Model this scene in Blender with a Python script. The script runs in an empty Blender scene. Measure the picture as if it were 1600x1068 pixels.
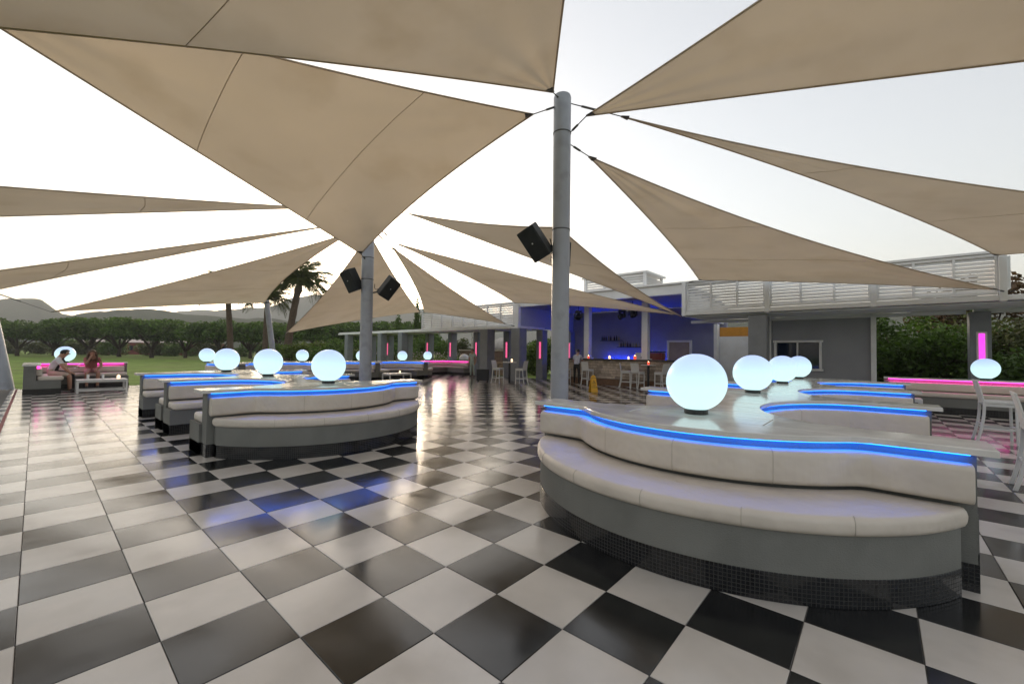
import bpy, bmesh, math, random
import numpy as np
from mathutils import Vector, Matrix
random.seed(7); RNG = np.random.default_rng(7)
SC = bpy.context.scene; COL = SC.collection
R = math.radians

# ---------------------------------------------------------------- camera
YAW, PITCH, ROLL, FPX = 0.8518, 0.02587, -0.01326, 651.9
fwd = Vector((-math.cos(YAW), math.sin(YAW), 0)); rgt = Vector((math.sin(YAW), math.cos(YAW), 0)); upv = Vector((0, 0, 1))
F3 = fwd*math.cos(PITCH) + upv*math.sin(PITCH)
U2 = -fwd*math.sin(PITCH) + upv*math.cos(PITCH)
R3 = rgt*math.cos(ROLL) - U2*math.sin(ROLL); U3 = rgt*math.sin(ROLL) + U2*math.cos(ROLL)
CAMLOC = Vector((0, 0, 1.530))
cd = bpy.data.cameras.new('camera'); cam = bpy.data.objects.new('camera', cd); COL.objects.link(cam)
cd.sensor_width = 36; cd.lens = FPX/1600*36; cd.clip_start = 0.05; cd.clip_end = 9000
cam.matrix_world = Matrix(((R3.x, U3.x, -F3.x, CAMLOC.x), (R3.y, U3.y, -F3.y, CAMLOC.y), (R3.z, U3.z, -F3.z, CAMLOC.z), (0, 0, 0, 1)))
SC.camera = cam

# ---------------------------------------------------------------- sky, sun, exposure
SUN_AZ, SUN_EL = R(152), R(7)           # azimuth counter-clockwise from +X
wd = bpy.data.worlds.new('World'); SC.world = wd; wd.use_nodes = True
wn = wd.node_tree.nodes; wl = wd.node_tree.links
bgn = wn['Background']; sky = wn.new('ShaderNodeTexSky'); sky.sky_type = 'NISHITA'; sky.sun_disc = False
sky.sun_elevation = SUN_EL; sky.sun_rotation = R(90) - SUN_AZ
sky.air_density = 1.0; sky.dust_density = 2.0; sky.ozone_density = 1.0; sky.altitude = 50
hs = wn.new('ShaderNodeHueSaturation'); hs.inputs['Saturation'].default_value = 0.65
veil = wn.new('ShaderNodeMix'); veil.data_type = 'RGBA'; veil.inputs[0].default_value = 0.25; veil.inputs[7].default_value = (3.3, 3.0, 2.75, 1)   # even thin evening veil over the clear sky
wl.new(sky.outputs[0], hs.inputs['Color']); wl.new(hs.outputs[0], veil.inputs[6]); wl.new(veil.outputs[2], bgn.inputs[0]); bgn.inputs[1].default_value = 0.15
sl = bpy.data.lights.new('sun', 'SUN'); sl.energy = 1.5; sl.angle = R(22); sl.color = (1, .80, .58)
so = bpy.data.objects.new('sun', sl); COL.objects.link(so); so.location = (-40, 30, 40)
sd = Vector((math.cos(SUN_AZ)*math.cos(SUN_EL), math.sin(SUN_AZ)*math.cos(SUN_EL), math.sin(SUN_EL)))
so.rotation_euler = (-sd).to_track_quat('-Z', 'Y').to_euler()
SC.view_settings.view_transform = 'Standard'; SC.view_settings.look = 'None'
SC.view_settings.exposure = 1.5; SC.view_settings.gamma = 1.0; SC.view_settings.use_curve_mapping = False
SC.render.engine = 'CYCLES'
SC.cycles.max_bounces = 8; SC.cycles.diffuse_bounces = 3; SC.cycles.glossy_bounces = 4; SC.cycles.transmission_bounces = 4
SC.cycles.sample_clamp_indirect = 6; SC.cycles.use_denoising = True; SC.cycles.caustics_reflective = False; SC.cycles.caustics_refractive = False

# ---------------------------------------------------------------- helpers
def tag(o, label=None, cat=None, group=None, kind=None):
    if label: o['label'] = label
    if cat: o['category'] = cat
    if group: o['group'] = group
    if kind: o['kind'] = kind
    return o
def thing(name, label, cat, loc=(0, 0, 0), rz=0, group=None):
    o = bpy.data.objects.new(name, None); COL.objects.link(o); o.empty_display_size = .2
    o.location = loc; o.rotation_euler = (0, 0, rz)
    return tag(o, label, cat, group)
class MB:
    def __init__(s): s.v = []; s.f = []; s.uv = {}; s.mi = {}
    def add(s, vs, fs, mi=0):
        b = len(s.v); s.v += [tuple(float(c) for c in p) for p in vs]
        for f in fs:
            if mi: s.mi[len(s.f)] = mi
            s.f.append(tuple(b+i for i in f))
        return b
    def box(s, c, d, rz=0, mi=0, mat=None):
        x, y, z = d[0]/2, d[1]/2, d[2]/2; ca, sa = math.cos(rz), math.sin(rz)
        vs = []
        for p in ((-x,-y,-z),(x,-y,-z),(x,y,-z),(-x,y,-z),(-x,-y,z),(x,-y,z),(x,y,z),(-x,y,z)):
            if mat is not None: q = mat @ Vector(p); vs.append((c[0]+q.x, c[1]+q.y, c[2]+q.z))
            else: vs.append((c[0]+p[0]*ca-p[1]*sa, c[1]+p[0]*sa+p[1]*ca, c[2]+p[2]))
        s.add(vs, [(3,2,1,0),(4,5,6,7),(0,1,5,4),(1,2,6,5),(2,3,7,6),(3,0,4,7)], mi); return s
    def rings(s, rs, cap=True, closed=True, mi=0, us=None, vs_=None):
        m = len(rs[0]); b = s.add([p for r in rs for p in r], [])
        for i in range(len(rs)-1):
            for j in range(m if closed else m-1):
                k = (j+1) % m
                if us is not None:
                    s.uv[len(s.f)] = ((us[i], vs_[j]), (us[i], vs_[j+1]), (us[i+1], vs_[j+1]), (us[i+1], vs_[j]))
                if mi: s.mi[len(s.f)] = mi
                s.f.append((b+i*m+j, b+i*m+k, b+(i+1)*m+k, b+(i+1)*m+j))
        if cap:
            if mi: s.mi[len(s.f)] = mi; s.mi[len(s.f)+1] = mi
            s.f.append(tuple(b+j for j in reversed(range(m)))); s.f.append(tuple(b+(len(rs)-1)*m+j for j in range(m)))
        return s
    def tube(s, pts, r, n=8, mi=0, flat=1.0):
        pts = [Vector(p) for p in pts]; rr = r if isinstance(r, (list, tuple)) else [r]*len(pts); rs = []
        ref = None
        for i, p in enumerate(pts):
            t = (pts[min(i+1, len(pts)-1)] - pts[max(i-1, 0)]).normalized()
            if ref is None:
                ref = Vector((0, 0, 1)) if abs(t.z) < .9 else Vector((1, 0, 0))
            a = t.cross(ref).normalized(); b = a.cross(t).normalized(); ref = b
            rs.append([tuple(p + a*math.cos(2*math.pi*k/n)*rr[i] + b*math.sin(2*math.pi*k/n)*rr[i]*flat) for k in range(n)])
        return s.rings(rs, mi=mi)
    def lathe(s, prof, n=24, c=(0, 0, 0), mi=0):
        return s.rings([[(c[0]+r*math.cos(2*math.pi*k/n), c[1]+r*math.sin(2*math.pi*k/n), c[2]+z) for k in range(n)] for r, z in prof], mi=mi)
    def prism(s, out, z0, z1, mi=0, uv=False):
        m = len(out); b = s.add([(p[0], p[1], z0) for p in out]+[(p[0], p[1], z1) for p in out], [])
        u = 0
        for j in range(m):
            k = (j+1) % m; l = math.dist(out[j], out[k])
            if uv: s.uv[len(s.f)] = ((u, z0), (u+l, z0), (u+l, z1), (u, z1))
            u += l
            if mi: s.mi[len(s.f)] = mi
            s.f.append((b+j, b+k, b+m+k, b+m+j))
        if mi: s.mi[len(s.f)] = mi; s.mi[len(s.f)+1] = mi
        s.f.append(tuple(b+j for j in reversed(range(m)))); s.f.append(tuple(b+m+j for j in range(m)))
        return s
    def mesh(s, name, mats, smooth=False):
        me = bpy.data.meshes.new(name); me.from_pydata(s.v, [], s.f)
        for m in (mats if isinstance(mats, (list, tuple)) else [mats]): me.materials.append(m)
        for i, k in s.mi.items(): me.polygons[i].material_index = k
        if s.uv:
            ul = me.uv_layers.new(name='UVMap')
            for i, q in s.uv.items():
                for li, c in zip(me.polygons[i].loop_indices, q): ul.data[li].uv = c
        if smooth:
            me.polygons.foreach_set('use_smooth', [True]*len(me.polygons))
        me.update(); return me
    def build(s, name, mats, parent=None, smooth=False, bev=0, loc=None, seg=2, auto=None):
        o = bpy.data.objects.new(name, s.mesh(name, mats, smooth)); COL.objects.link(o)
        if parent is not None: o.parent = parent
        if loc is not None: o.location = loc
        if bev:
            b = o.modifiers.new('bevel', 'BEVEL'); b.width = bev; b.segments = seg; b.limit_method = 'ANGLE'; b.angle_limit = R(40)
        if auto: 
            o.data.polygons.foreach_set('use_smooth', [True]*len(o.data.polygons))
            o.data.set_sharp_from_angle(angle=R(auto))
        return o
def link(name, me, parent=None, loc=(0, 0, 0), rot=(0, 0, 0), scale=(1, 1, 1)):
    o = bpy.data.objects.new(name, me); COL.objects.link(o); o.location = loc; o.rotation_euler = rot; o.scale = scale
    if parent is not None: o.parent = parent
    return o
def copy_tree(o, parent=None):
    c = o.copy(); COL.objects.link(c); c.parent = parent
    for ch in list(o.children): copy_tree(ch, c)
    return c

def path_normals(P, sgn=1):
    P = np.asarray(P, float); m = len(P); N = np.zeros_like(P)
    seg = P[1:]-P[:-1]; seg /= np.maximum(np.linalg.norm(seg, axis=1), 1e-9)[:, None]
    sn = np.stack([seg[:, 1], -seg[:, 0]], 1)*sgn
    N[0] = sn[0]; N[-1] = sn[-1]
    for i in range(1, m-1):
        a = sn[i-1]+sn[i]; l = np.linalg.norm(a)
        a = sn[i] if l < 1e-6 else a/l
        N[i] = a/max(.5, a@sn[i])
    return N
def offset_closed(P, d):
    P = np.asarray(P, float); m = len(P); out = []
    for i in range(m):
        a = P[i]-P[i-1]; b = P[(i+1) % m]-P[i]
        a /= max(np.linalg.norm(a), 1e-9); b /= max(np.linalg.norm(b), 1e-9)
        na = np.array([a[1], -a[0]]); nb = np.array([b[1], -b[0]]); s = na+nb; l = np.linalg.norm(s)
        s = nb if l < 1e-6 else s/l
        out.append(P[i]+s*d/max(.45, s@nb))
    return [tuple(p) for p in out]
def rbox(o0, o1, z0, z1, r, k=4):
    out = []
    for cx, cz, a0 in ((o1-r, z0+r, -90), (o1-r, z1-r, 0), (o0+r, z1-r, 90), (o0+r, z0+r, 180)):
        for i in range(k+1):
            a = R(a0+90*i/k); out.append((cx+r*math.cos(a), cz+r*math.sin(a)))
    return out
def sweep(mb, P, prof, sgn=1, round_end=0, uv=False, mi=0):
    """prof: closed list of (offset from the path, z)"""
    P = np.asarray(P, float); N = path_normals(P, sgn); rs = []
    prof = np.asarray(prof, float); c = prof.mean(0)
    def ring(p, nn, pr): return [(p[0]+nn[0]*o, p[1]+nn[1]*o, z) for o, z in pr]
    t0 = (P[0]-P[1])/np.linalg.norm(P[0]-P[1]); t1 = (P[-1]-P[-2])/np.linalg.norm(P[-1]-P[-2])
    if round_end:
        for a in (80, 55, 30): rs.append(ring(P[0]+t0*round_end*math.sin(R(a)), N[0], c+(prof-c)*(1-(1-math.cos(R(a)))*min(1, round_end*2.2/(np.ptp(prof[:, 1])+.02)))))
    for p, nn in zip(P, N): rs.append(ring(p, nn, prof))
    if round_end:
        for a in (30, 55, 80): rs.append(ring(P[-1]+t1*round_end*math.sin(R(a)), N[-1], c+(prof-c)*(1-(1-math.cos(R(a)))*min(1, round_end*2.2/(np.ptp(prof[:, 1])+.02)))))
    us = vs = None
    if uv:
        us = [0]
        for i in range(len(P)-1): us.append(us[-1]+float(np.linalg.norm(P[i+1]-P[i])))
        vs = [0]; q = list(prof)+[prof[0]]
        for i in range(len(prof)): vs.append(vs[-1]+float(np.linalg.norm(q[i+1]-q[i])))
    if sgn < 0: rs = rs[::-1]; us = us[::-1] if us else None
    mb.rings(rs, us=us, vs_=vs, mi=mi); return mb

# ---------------------------------------------------------------- materials (procedural)
MATS = {}
def M(name, col, rough=.6, var=.12, scale=6., bump=0., bscale=60., metal=0., spec=.5, emit=None, estr=0., rvar=0., isl=0., coord='pos', detail=4, trans=None, stain=None):
    if name in MATS: return MATS[name]
    m = bpy.data.materials.new(name); m.use_nodes = True; nt = m.node_tree; N = nt.nodes; L = nt.links
    b = N['Principled BSDF']; b.inputs['Roughness'].default_value = rough; b.inputs['Metallic'].default_value = metal
    b.inputs['Specular IOR Level'].default_value = spec
    if coord == 'pos': src = N.new('ShaderNodeNewGeometry').outputs['Position']
    else: src = N.new('ShaderNodeTexCoord').outputs['Object']
    nz = N.new('ShaderNodeTexNoise'); nz.inputs['Scale'].default_value = scale; nz.inputs['Detail'].default_value = detail; L.new(src, nz.inputs['Vector'])
    mp = N.new('ShaderNodeMapRange'); mp.inputs['From Min'].default_value = .25; mp.inputs['From Max'].default_value = .75
    mp.inputs['To Min'].default_value = 1-var; mp.inputs['To Max'].default_value = 1+var; L.new(nz.outputs['Fac'], mp.inputs['Value'])
    fac = mp.outputs['Result']
    if isl:
        g = N.new('ShaderNodeNewGeometry'); oi = N.new('ShaderNodeObjectInfo')
        ad = N.new('ShaderNodeMath'); ad.operation = 'ADD'; L.new(g.outputs['Random Per Island'], ad.inputs[0]); L.new(oi.outputs['Random'], ad.inputs[1])
        fr = N.new('ShaderNodeMath'); fr.operation = 'FRACT'; L.new(ad.outputs[0], fr.inputs[0])
        m2 = N.new('ShaderNodeMapRange'); m2.inputs['To Min'].default_value = 1-isl; m2.inputs['To Max'].default_value = 1+isl; L.new(fr.outputs[0], m2.inputs['Value'])
        mu = N.new('ShaderNodeMath'); mu.operation = 'MULTIPLY'; L.new(fac, mu.inputs[0]); L.new(m2.outputs[0], mu.inputs[1]); fac = mu.outputs[0]
    vm = N.new('ShaderNodeVectorMath'); vm.operation = 'SCALE'; vm.inputs[0].default_value = col; L.new(fac, vm.inputs['Scale'])
    out = vm.outputs[0]
    if stain:
        n2 = N.new('ShaderNodeTexNoise'); n2.inputs['Scale'].default_value = stain[1]; n2.inputs['Detail'].default_value = 6; L.new(src, n2.inputs['Vector'])
        r2 = N.new('ShaderNodeMapRange'); r2.inputs['From Min'].default_value = .52; r2.inputs['From Max'].default_value = .75; r2.inputs['To Max'].default_value = stain[2]; L.new(n2.outputs['Fac'], r2.inputs['Value'])
        mx = N.new('ShaderNodeMix'); mx.data_type = 'RGBA'; L.new(r2.outputs[0], mx.inputs[0]); L.new(out, mx.inputs[6]); mx.inputs[7].default_value = (*stain[0], 1); out = mx.outputs[2]
    L.new(out, b.inputs['Base Color'])
    if rvar:
        m3 = N.new('ShaderNodeMapRange'); m3.inputs['From Min'].default_value = .3; m3.inputs['From Max'].default_value = .7
        m3.inputs['To Min'].default_value = max(.02, rough-rvar); m3.inputs['To Max'].default_value = rough+rvar; L.new(nz.outputs['Fac'], m3.inputs['Value']); L.new(m3.outputs[0], b.inputs['Roughness'])
    if bump:
        n3 = N.new('ShaderNodeTexNoise'); n3.inputs['Scale'].default_value = bscale; n3.inputs['Detail'].default_value = 3; L.new(src, n3.inputs['Vector'])
        bp = N.new('ShaderNodeBump'); bp.inputs['Strength'].default_value = 1; bp.inputs['Distance'].default_value = bump; L.new(n3.outputs['Fac'], bp.inputs['Height']); L.new(bp.outputs[0], b.inputs['Normal'])
    if emit:
        b.inputs['Emission Color'].default_value = (*emit, 1); b.inputs['Emission Strength'].default_value = estr
    if trans:   # thin sheet: part of the light passes through
        tr = N.new('ShaderNodeBsdfTranslucent'); tv = N.new('ShaderNodeVectorMath'); tv.operation = 'MULTIPLY'; L.new(out, tv.inputs[0]); tv.inputs[1].default_value = trans[1]; L.new(tv.outputs[0], tr.inputs['Color'])
        ms = N.new('ShaderNodeMixShader'); ms.inputs[0].default_value = trans[0]; L.new(b.outputs[0], ms.inputs[1]); L.new(tr.outputs[0], ms.inputs[2]); L.new(ms.outputs[0], N['Material Output'].inputs['Surface'])
    MATS[name] = m; return m
def mosaic_mat(name, tile, grout, size=.026):
    m = bpy.data.materials.new(name); m.use_nodes = True; N = m.node_tree.nodes; L = m.node_tree.links; b = N['Principled BSDF']
    uv = N.new('ShaderNodeUVMap'); uv.uv_map = 'UVMap'
    br = N.new('ShaderNodeTexBrick'); br.offset = 0; br.squash = 1; br.inputs['Scale'].default_value = 1
    br.inputs['Brick Width'].default_value = size; br.inputs['Row Height'].default_value = size; br.inputs['Mortar Size'].default_value = size*.07; br.inputs['Mortar Smooth'].default_value = .2
    br.inputs['Color1'].default_value = (*tile, 1); br.inputs['Color2'].default_value = (tile[0]*1.7+.002, tile[1]*1.7+.002, tile[2]*1.7+.002, 1); br.inputs['Mortar'].default_value = (*grout, 1)
    L.new(uv.outputs[0], br.inputs['Vector']); L.new(br.outputs['Color'], b.inputs['Base Color'])
    mr = N.new('ShaderNodeMapRange'); mr.inputs['To Min'].default_value = .14; mr.inputs['To Max'].default_value = .8; L.new(br.outputs['Fac'], mr.inputs['Value']); L.new(mr.outputs[0], b.inputs['Roughness'])
    bp = N.new('ShaderNodeBump'); bp.invert = True; bp.inputs['Distance'].default_value = .003; L.new(br.outputs['Fac'], bp.inputs['Height']); L.new(bp.outputs[0], b.inputs['Normal'])
    MATS[name] = m; return m
def emit_mat(name, col, strength, grad=None):
    m = bpy.data.materials.new(name); m.use_nodes = True; N = m.node_tree.nodes; L = m.node_tree.links
    b = N['Principled BSDF']; b.inputs['Base Color'].default_value = (.22, .22, .22, 1); b.inputs['Roughness'].default_value = .35
    b.inputs['Emission Color'].default_value = (*col, 1); b.inputs['Emission Strength'].default_value = strength
    if grad:   # globe: glow gradient painted into the emission colour, cooler towards the crown
        tc = N.new('ShaderNodeTexCoord'); sp = N.new('ShaderNodeSeparateXYZ'); L.new(tc.outputs['Object'], sp.inputs[0])
        mr = N.new('ShaderNodeMapRange'); mr.inputs['From Min'].default_value = .28; mr.inputs['From Max'].default_value = .64; L.new(sp.outputs['Z'], mr.inputs['Value'])
        mx = N.new('ShaderNodeMix'); mx.data_type = 'RGBA'; mx.inputs[6].default_value = (*col, 1); mx.inputs[7].default_value = (*grad, 1); L.new(mr.outputs[0], mx.inputs[0]); L.new(mx.outputs[2], b.inputs['Emission Color'])
    MATS[name] = m; return m
def leaf_mat(name, col, var=.45, tr=.3):
    return M(name, col, rough=.55, var=.3, scale=.7, isl=var, spec=.25, trans=(tr, (1.1, 1.2, .6)))

tile_w = M('white_marble_tile', (.56, .52, .475), rough=.18, var=.12, scale=2.2, isl=.08, rvar=.07, spec=.5, detail=8, stain=((.42, .38, .335), 2.6, .5))
tile_b = M('black_marble_tile', (.010, .010, .010), rough=.16, var=.35, scale=2.0, isl=.3, rvar=.07, spec=.68, detail=8, stain=((.030, .029, .027), 3.0, .5))
grout = M('floor_grout', (.10, .09, .08), rough=.9)
grass_m = M('lawn_grass', (.15, .225, .036), rough=.9, var=.35, scale=.55, bump=.02, bscale=35, spec=.15, detail=10, stain=((.16, .165, .05), .22, .7))
gravel_m = M('gravel', (.22, .19, .16), rough=.95, var=.45, scale=22, bump=.03, bscale=30)
kerb_red = M('red_edging', (.20, .03, .03), rough=.7, var=.3)
plaster = M('grey_plaster', (.178, .178, .163), rough=.75, var=.15, scale=3.2, bump=.0035, bscale=120, stain=((.13, .122, .105), 1.6, .7))
plaster_b = M('grey_column_paint', (.23, .24, .255), rough=.7, var=.10, scale=2.5, bump=.001, bscale=90)
kiosk_m = M('kiosk_wall_paint', (.30, .305, .325), rough=.6, var=.06, scale=1.5, bump=.0008, bscale=80)
cushion_m = M('cream_vinyl', (.62, .555, .485), rough=.46, var=.06, scale=3, bump=.004, bscale=9, stain=((.47, .42, .36), 2.2, .4))
marble_m = M('counter_marble', (.68, .66, .63), rough=.13, var=.16, scale=3.0, rvar=.05, isl=.05, detail=9, stain=((.50, .48, .45), 2.5, .5))
def creases(m):     # soft dents plus short tension folds
    N = m.node_tree.nodes; L = m.node_tree.links; b = N['Principled BSDF']; g = N.new('ShaderNodeNewGeometry')
    n1 = N.new('ShaderNodeTexNoise'); n1.inputs['Scale'].default_value = 5; n1.inputs['Detail'].default_value = 2; L.new(g.outputs['Position'], n1.inputs['Vector'])
    mp = N.new('ShaderNodeMapping'); mp.inputs['Scale'].default_value = (16, 16, 2.2); L.new(g.outputs['Position'], mp.inputs['Vector'])
    n2 = N.new('ShaderNodeTexNoise'); n2.inputs['Scale'].default_value = 1; n2.inputs['Detail'].default_value = 3; n2.inputs['Distortion'].default_value = .6; L.new(mp.outputs[0], n2.inputs['Vector'])
    mk = N.new('ShaderNodeTexNoise'); mk.inputs['Scale'].default_value = 1.7; L.new(g.outputs['Position'], mk.inputs['Vector'])
    mr = N.new('ShaderNodeMapRange'); mr.inputs['From Min'].default_value = .5; mr.inputs['From Max'].default_value = .68; L.new(mk.outputs['Fac'], mr.inputs['Value'])
    mu = N.new('ShaderNodeMath'); mu.operation = 'MULTIPLY'; L.new(n2.outputs['Fac'], mu.inputs[0]); L.new(mr.outputs[0], mu.inputs[1])
    b1 = N.new('ShaderNodeBump'); b1.inputs['Distance'].default_value = .022; L.new(n1.outputs['Fac'], b1.inputs['Height'])
    b2 = N.new('ShaderNodeBump'); b2.inputs['Distance'].default_value = .012; b2.inputs['Strength'].default_value = .8; L.new(mu.outputs[0], b2.inputs['Height']); L.new(b1.outputs[0], b2.inputs['Normal']); L.new(b2.outputs[0], b.inputs['Normal'])
creases(cushion_m)
mosaic_b = mosaic_mat('black_mosaic', (.005, .005, .006), (.055, .052, .047))
led_blue = emit_mat('blue_led', (.0, .14, 1.0), 3.4)
led_pink = emit_mat('pink_led', (1.0, .04, .46), 3.6)
neon_pink = emit_mat('pink_wall_light', (1.0, .10, .30), .36)
globe_m = emit_mat('globe_glow', (.66, .98, 1.0), .36, grad=(.40, .52, 1.0))
white_p = M('white_paint', (.78, .775, .77), rough=.5, var=.05, scale=2.5, bump=.0006, bscale=60, stain=((.58, .53, .46), 1.7, .4))
white_f = M('white_furniture', (.66, .65, .63), rough=.45, var=.05)
sail_m = M('sail_canvas', (.63, .55, .455), rough=.85, var=.08, scale=.55, spec=.15, detail=7, bump=.006, bscale=4, trans=(.48, (.98, .88, .72)), stain=((.50, .41, .30), .9, .6))
hem_m = M('sail_hem', (.60, .51, .40), rough=.85, var=.12, trans=(.4, (.95, .85, .7)))
steel_m = M('steel_cable', (.10, .095, .09), rough=.45, metal=.7, var=.2)
pole_m = M('grey_pole_paint', (.33, .34, .375), rough=.4, var=.08, scale=3, stain=((.15, .15, .15), 4, .4))
black_m = M('black_cover', (.012, .014, .014), rough=.6, var=.4, bump=.006, bscale=14)
blackp = M('black_plastic', (.012, .012, .013), rough=.4)
blue_wall = M('bar_wall_paint', (.27, .275, .38), rough=.8, var=.08, scale=1.5)
stone_m = M('bar_stone', (.45, .37, .295), rough=.85, var=.3, scale=7, isl=.28, bump=.008, bscale=25)
wood_m = M('wood_kick', (.16, .085, .045), rough=.6, var=.3, scale=9)
dark_top = M('bar_top', (.045, .038, .035), rough=.3)
orange_m = M('orange_panel', (.62, .27, .03), rough=.6, var=.1)
glass_d = M('window_glass', (.010, .018, .04), rough=.05, var=.1, spec=.6)
trunk_m = M('tree_bark', (.07, .05, .035), rough=.9, var=.35, scale=9, bump=.02, bscale=20)
palm_tr = M('palm_bark', (.10, .065, .045), rough=.9, var=.35, scale=10, bump=.03, bscale=16)
leaf_dk = leaf_mat('leaf_dark', (.072, .125, .022)); leaf_md = leaf_mat('leaf_mid', (.09, .15, .03)); leaf_lt = leaf_mat('leaf_light', (.12, .16, .035))
leaf_ol = leaf_mat('leaf_olive', (.075, .085, .03)); palm_lf = leaf_mat('palm_leaf', (.075, .085, .03))
skin_m = M('skin', (.46, .27, .19), rough=.5, var=.06); skin_t = M('skin_tan', (.38, .20, .13), rough=.5, var=.06)
yellow_m = M('yellow_plastic', (.75, .40, .012), rough=.4, var=.05)
hill_m = M('hill_forest', (.045, .06, .03), rough=1, var=.5, scale=.02, detail=12, spec=0)

# ---------------------------------------------------------------- ground, lawn, terrace
def to_px(p):
    v = Vector(p)-CAMLOC; d = v.dot(F3)
    if d < .2: return None
    return 800+FPX*v.dot(R3)/d, 534-FPX*v.dot(U3)/d, d
TX0, TX1, TY0, TY1 = -22.95, 9.5, -.36, 20.2
mb = MB(); S_ = 4500; NG = 40
mb.add([(-S_, -S_, -.10), (S_, -S_, -.10), (S_, S_, -.10), (-S_, S_, -.10)], [(0, 1, 2, 3)])
tag(mb.build('lawn', grass_m), kind='structure')
floor = MB().box(((TX0+TX1)/2, (TY0+TY1)/2-2, -.081), (TX1-TX0, TY1-TY0+4, .146)).build('terrace_floor', grout)
tag(floor, kind='structure')
def tile_mesh(nm, m, sx=.4962, sy=.4962):
    x, y, c = sx/2, sy/2, .0025
    vs = [(-x,-y,-.02),(x,-y,-.02),(x,y,-.02),(-x,y,-.02),(-x,-y,-c),(x,-y,-c),(x,y,-c),(-x,y,-c),(-x+c,-y+c,0),(x-c,-y+c,0),(x-c,y-c,0),(-x+c,y-c,0)]
    fs = [(8,9,10,11)]+[(i, (i+1)%4, (i+1)%4+4, i+4) for i in range(4)]+[(i+4, (i+1)%4+4, (i+1)%4+8, i+8) for i in range(4)]
    b = MB(); b.add(vs, fs); return b, b.mesh(nm, m)
tbw, me_w = tile_mesh('white_tile', tile_w); tbb, me_b = tile_mesh('black_tile', tile_b)
cand = []
OX, OY = .17, -.024
for i in range(-2, 41):
    for j in range(-47, 19):
        cx, cy = OX+.5*j+.25, OY+.5*i+.25
        if cx < TX0 or cx > TX1 or cy > TY1 or cy < TY0: continue
        # lattice parity found from the photographed checkerboard
        I = round((cy-.25)/.5-2.952); J = round(-(cx+.25)/.5-4.660)
        blk = (I+J) % 2 == 0
        q = to_px((cx, cy, 0)); vis = q is not None and -90 < q[0] < 1690 and q[1] < 1210
        if (-3.3 < cx < .6 and 3.6 < cy < 14.4) or (-13.6 < cx < -6.9 and 1.4 < cy < 5.3): vis = False
        cand.append((q[2] if q else 99, vis, cx, cy, blk))
near = sorted([c for c in cand if c[1]])[:300]; ns = set((c[2], c[3]) for c in near)
for d, v, cx, cy, blk in near:
    link('tile', me_b if blk else me_w, floor, (cx, cy, random.uniform(-.0006, .0006)), (random.uniform(-.0007, .0007), random.uniform(-.0007, .0007), 0))
rest = MB()
for d, v, cx, cy, blk in cand:
    if (cx, cy) in ns: continue
    src = tbb if blk else tbw; z = random.uniform(-.0006, .0006); tx, ty = random.uniform(-.0009, .0009), random.uniform(-.0009, .0009)
    rest.add([(p[0]+cx, p[1]+cy, p[2]+z+p[0]*tx+p[1]*ty) for p in src.v], src.f, mi=1 if blk else 0)
tag(rest.build('far_tiles', [tile_w, tile_b], floor), kind='stuff')
edge = MB()
for k in range(46):    # cut tiles closing the lawn edge
    cx = OX-.5*k+.25-.5
    blk = k % 2 == 0
    edge.box((cx, -.195, -.011), (.4975, .335, .02), mi=1 if blk else 0)
tag(edge.build('cut_edge_tiles', [tile_w, tile_b], floor), kind='stuff')
MB().box((-9, -.385, -.045), (28, .05, .1)).build('edging', kerb_red, floor)
gv = MB(); gv.box((-9, -1.05, -.09), (30, 1.28, .09)); g = gv.build('gravel_strip', gravel_m); tag(g, kind='structure')
st = MB()
for k in range(2600):
    x = random.uniform(-24, 1); y = random.uniform(-1.66, -.44); r = random.uniform(.015, .04)
    a = random.uniform(0, 3); st.lathe([(r*.5, -.3*r), (r, .2*r), (r*.6, .8*r)], 5, (x, y, -.042))
tag(st.build('gravel_stones', M('stone_loose', (.27, .235, .20), rough=.95, isl=.5), g), kind='stuff')

# ---------------------------------------------------------------- pergola, louvres and bar building
YF, YB = 17.3, 19.55
def louvre(name, parent, x0, x1, z0, z1, y, npan, pitch=.105, joined=False, fr=.07):
    """framed louvre panel: rails, muntins and tilted slats"""
    MB().box(((x0+x1)/2, y, z1-fr/2), (x1-x0, .12, fr)).build('top_rail', white_p, parent, bev=.006)
    MB().box(((x0+x1)/2, y, z0+fr/2), (x1-x0, .12, fr)).build('bottom_rail', white_p, parent, bev=.006)
    w = (x1-x0)/npan
    for k in range(npan+1):
        MB().box((min(max(x0+k*w, x0+.03), x1-.03), y-.003, (z0+z1)/2), (.06, .11, z1-z0-2*fr+.004)).build('muntin', white_p, parent, bev=.005)
    ns_ = int((z1-z0-2*fr)/pitch); tilt = Matrix.Rotation(R(53), 3, 'X')
    sm = MB().box((0, 0, 0), (w-.062, .115, .014), mat=tilt); me = sm.mesh('slat', white_p)
    allm = MB()
    for k in range(npan):
        for i in range(ns_):
            c = (x0+(k+.5)*w, y+.006, z0+fr+(i+.5)*(z1-z0-2*fr)/ns_)
            if joined: allm.box(c, (w-.062, .115, .014), mat=tilt)
            else: link('slat', me, parent, c, (random.uniform(-.03, .03), 0, random.uniform(-.002, .002)))
    if joined: tag(allm.build('slats', white_p, parent), kind='stuff')
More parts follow.
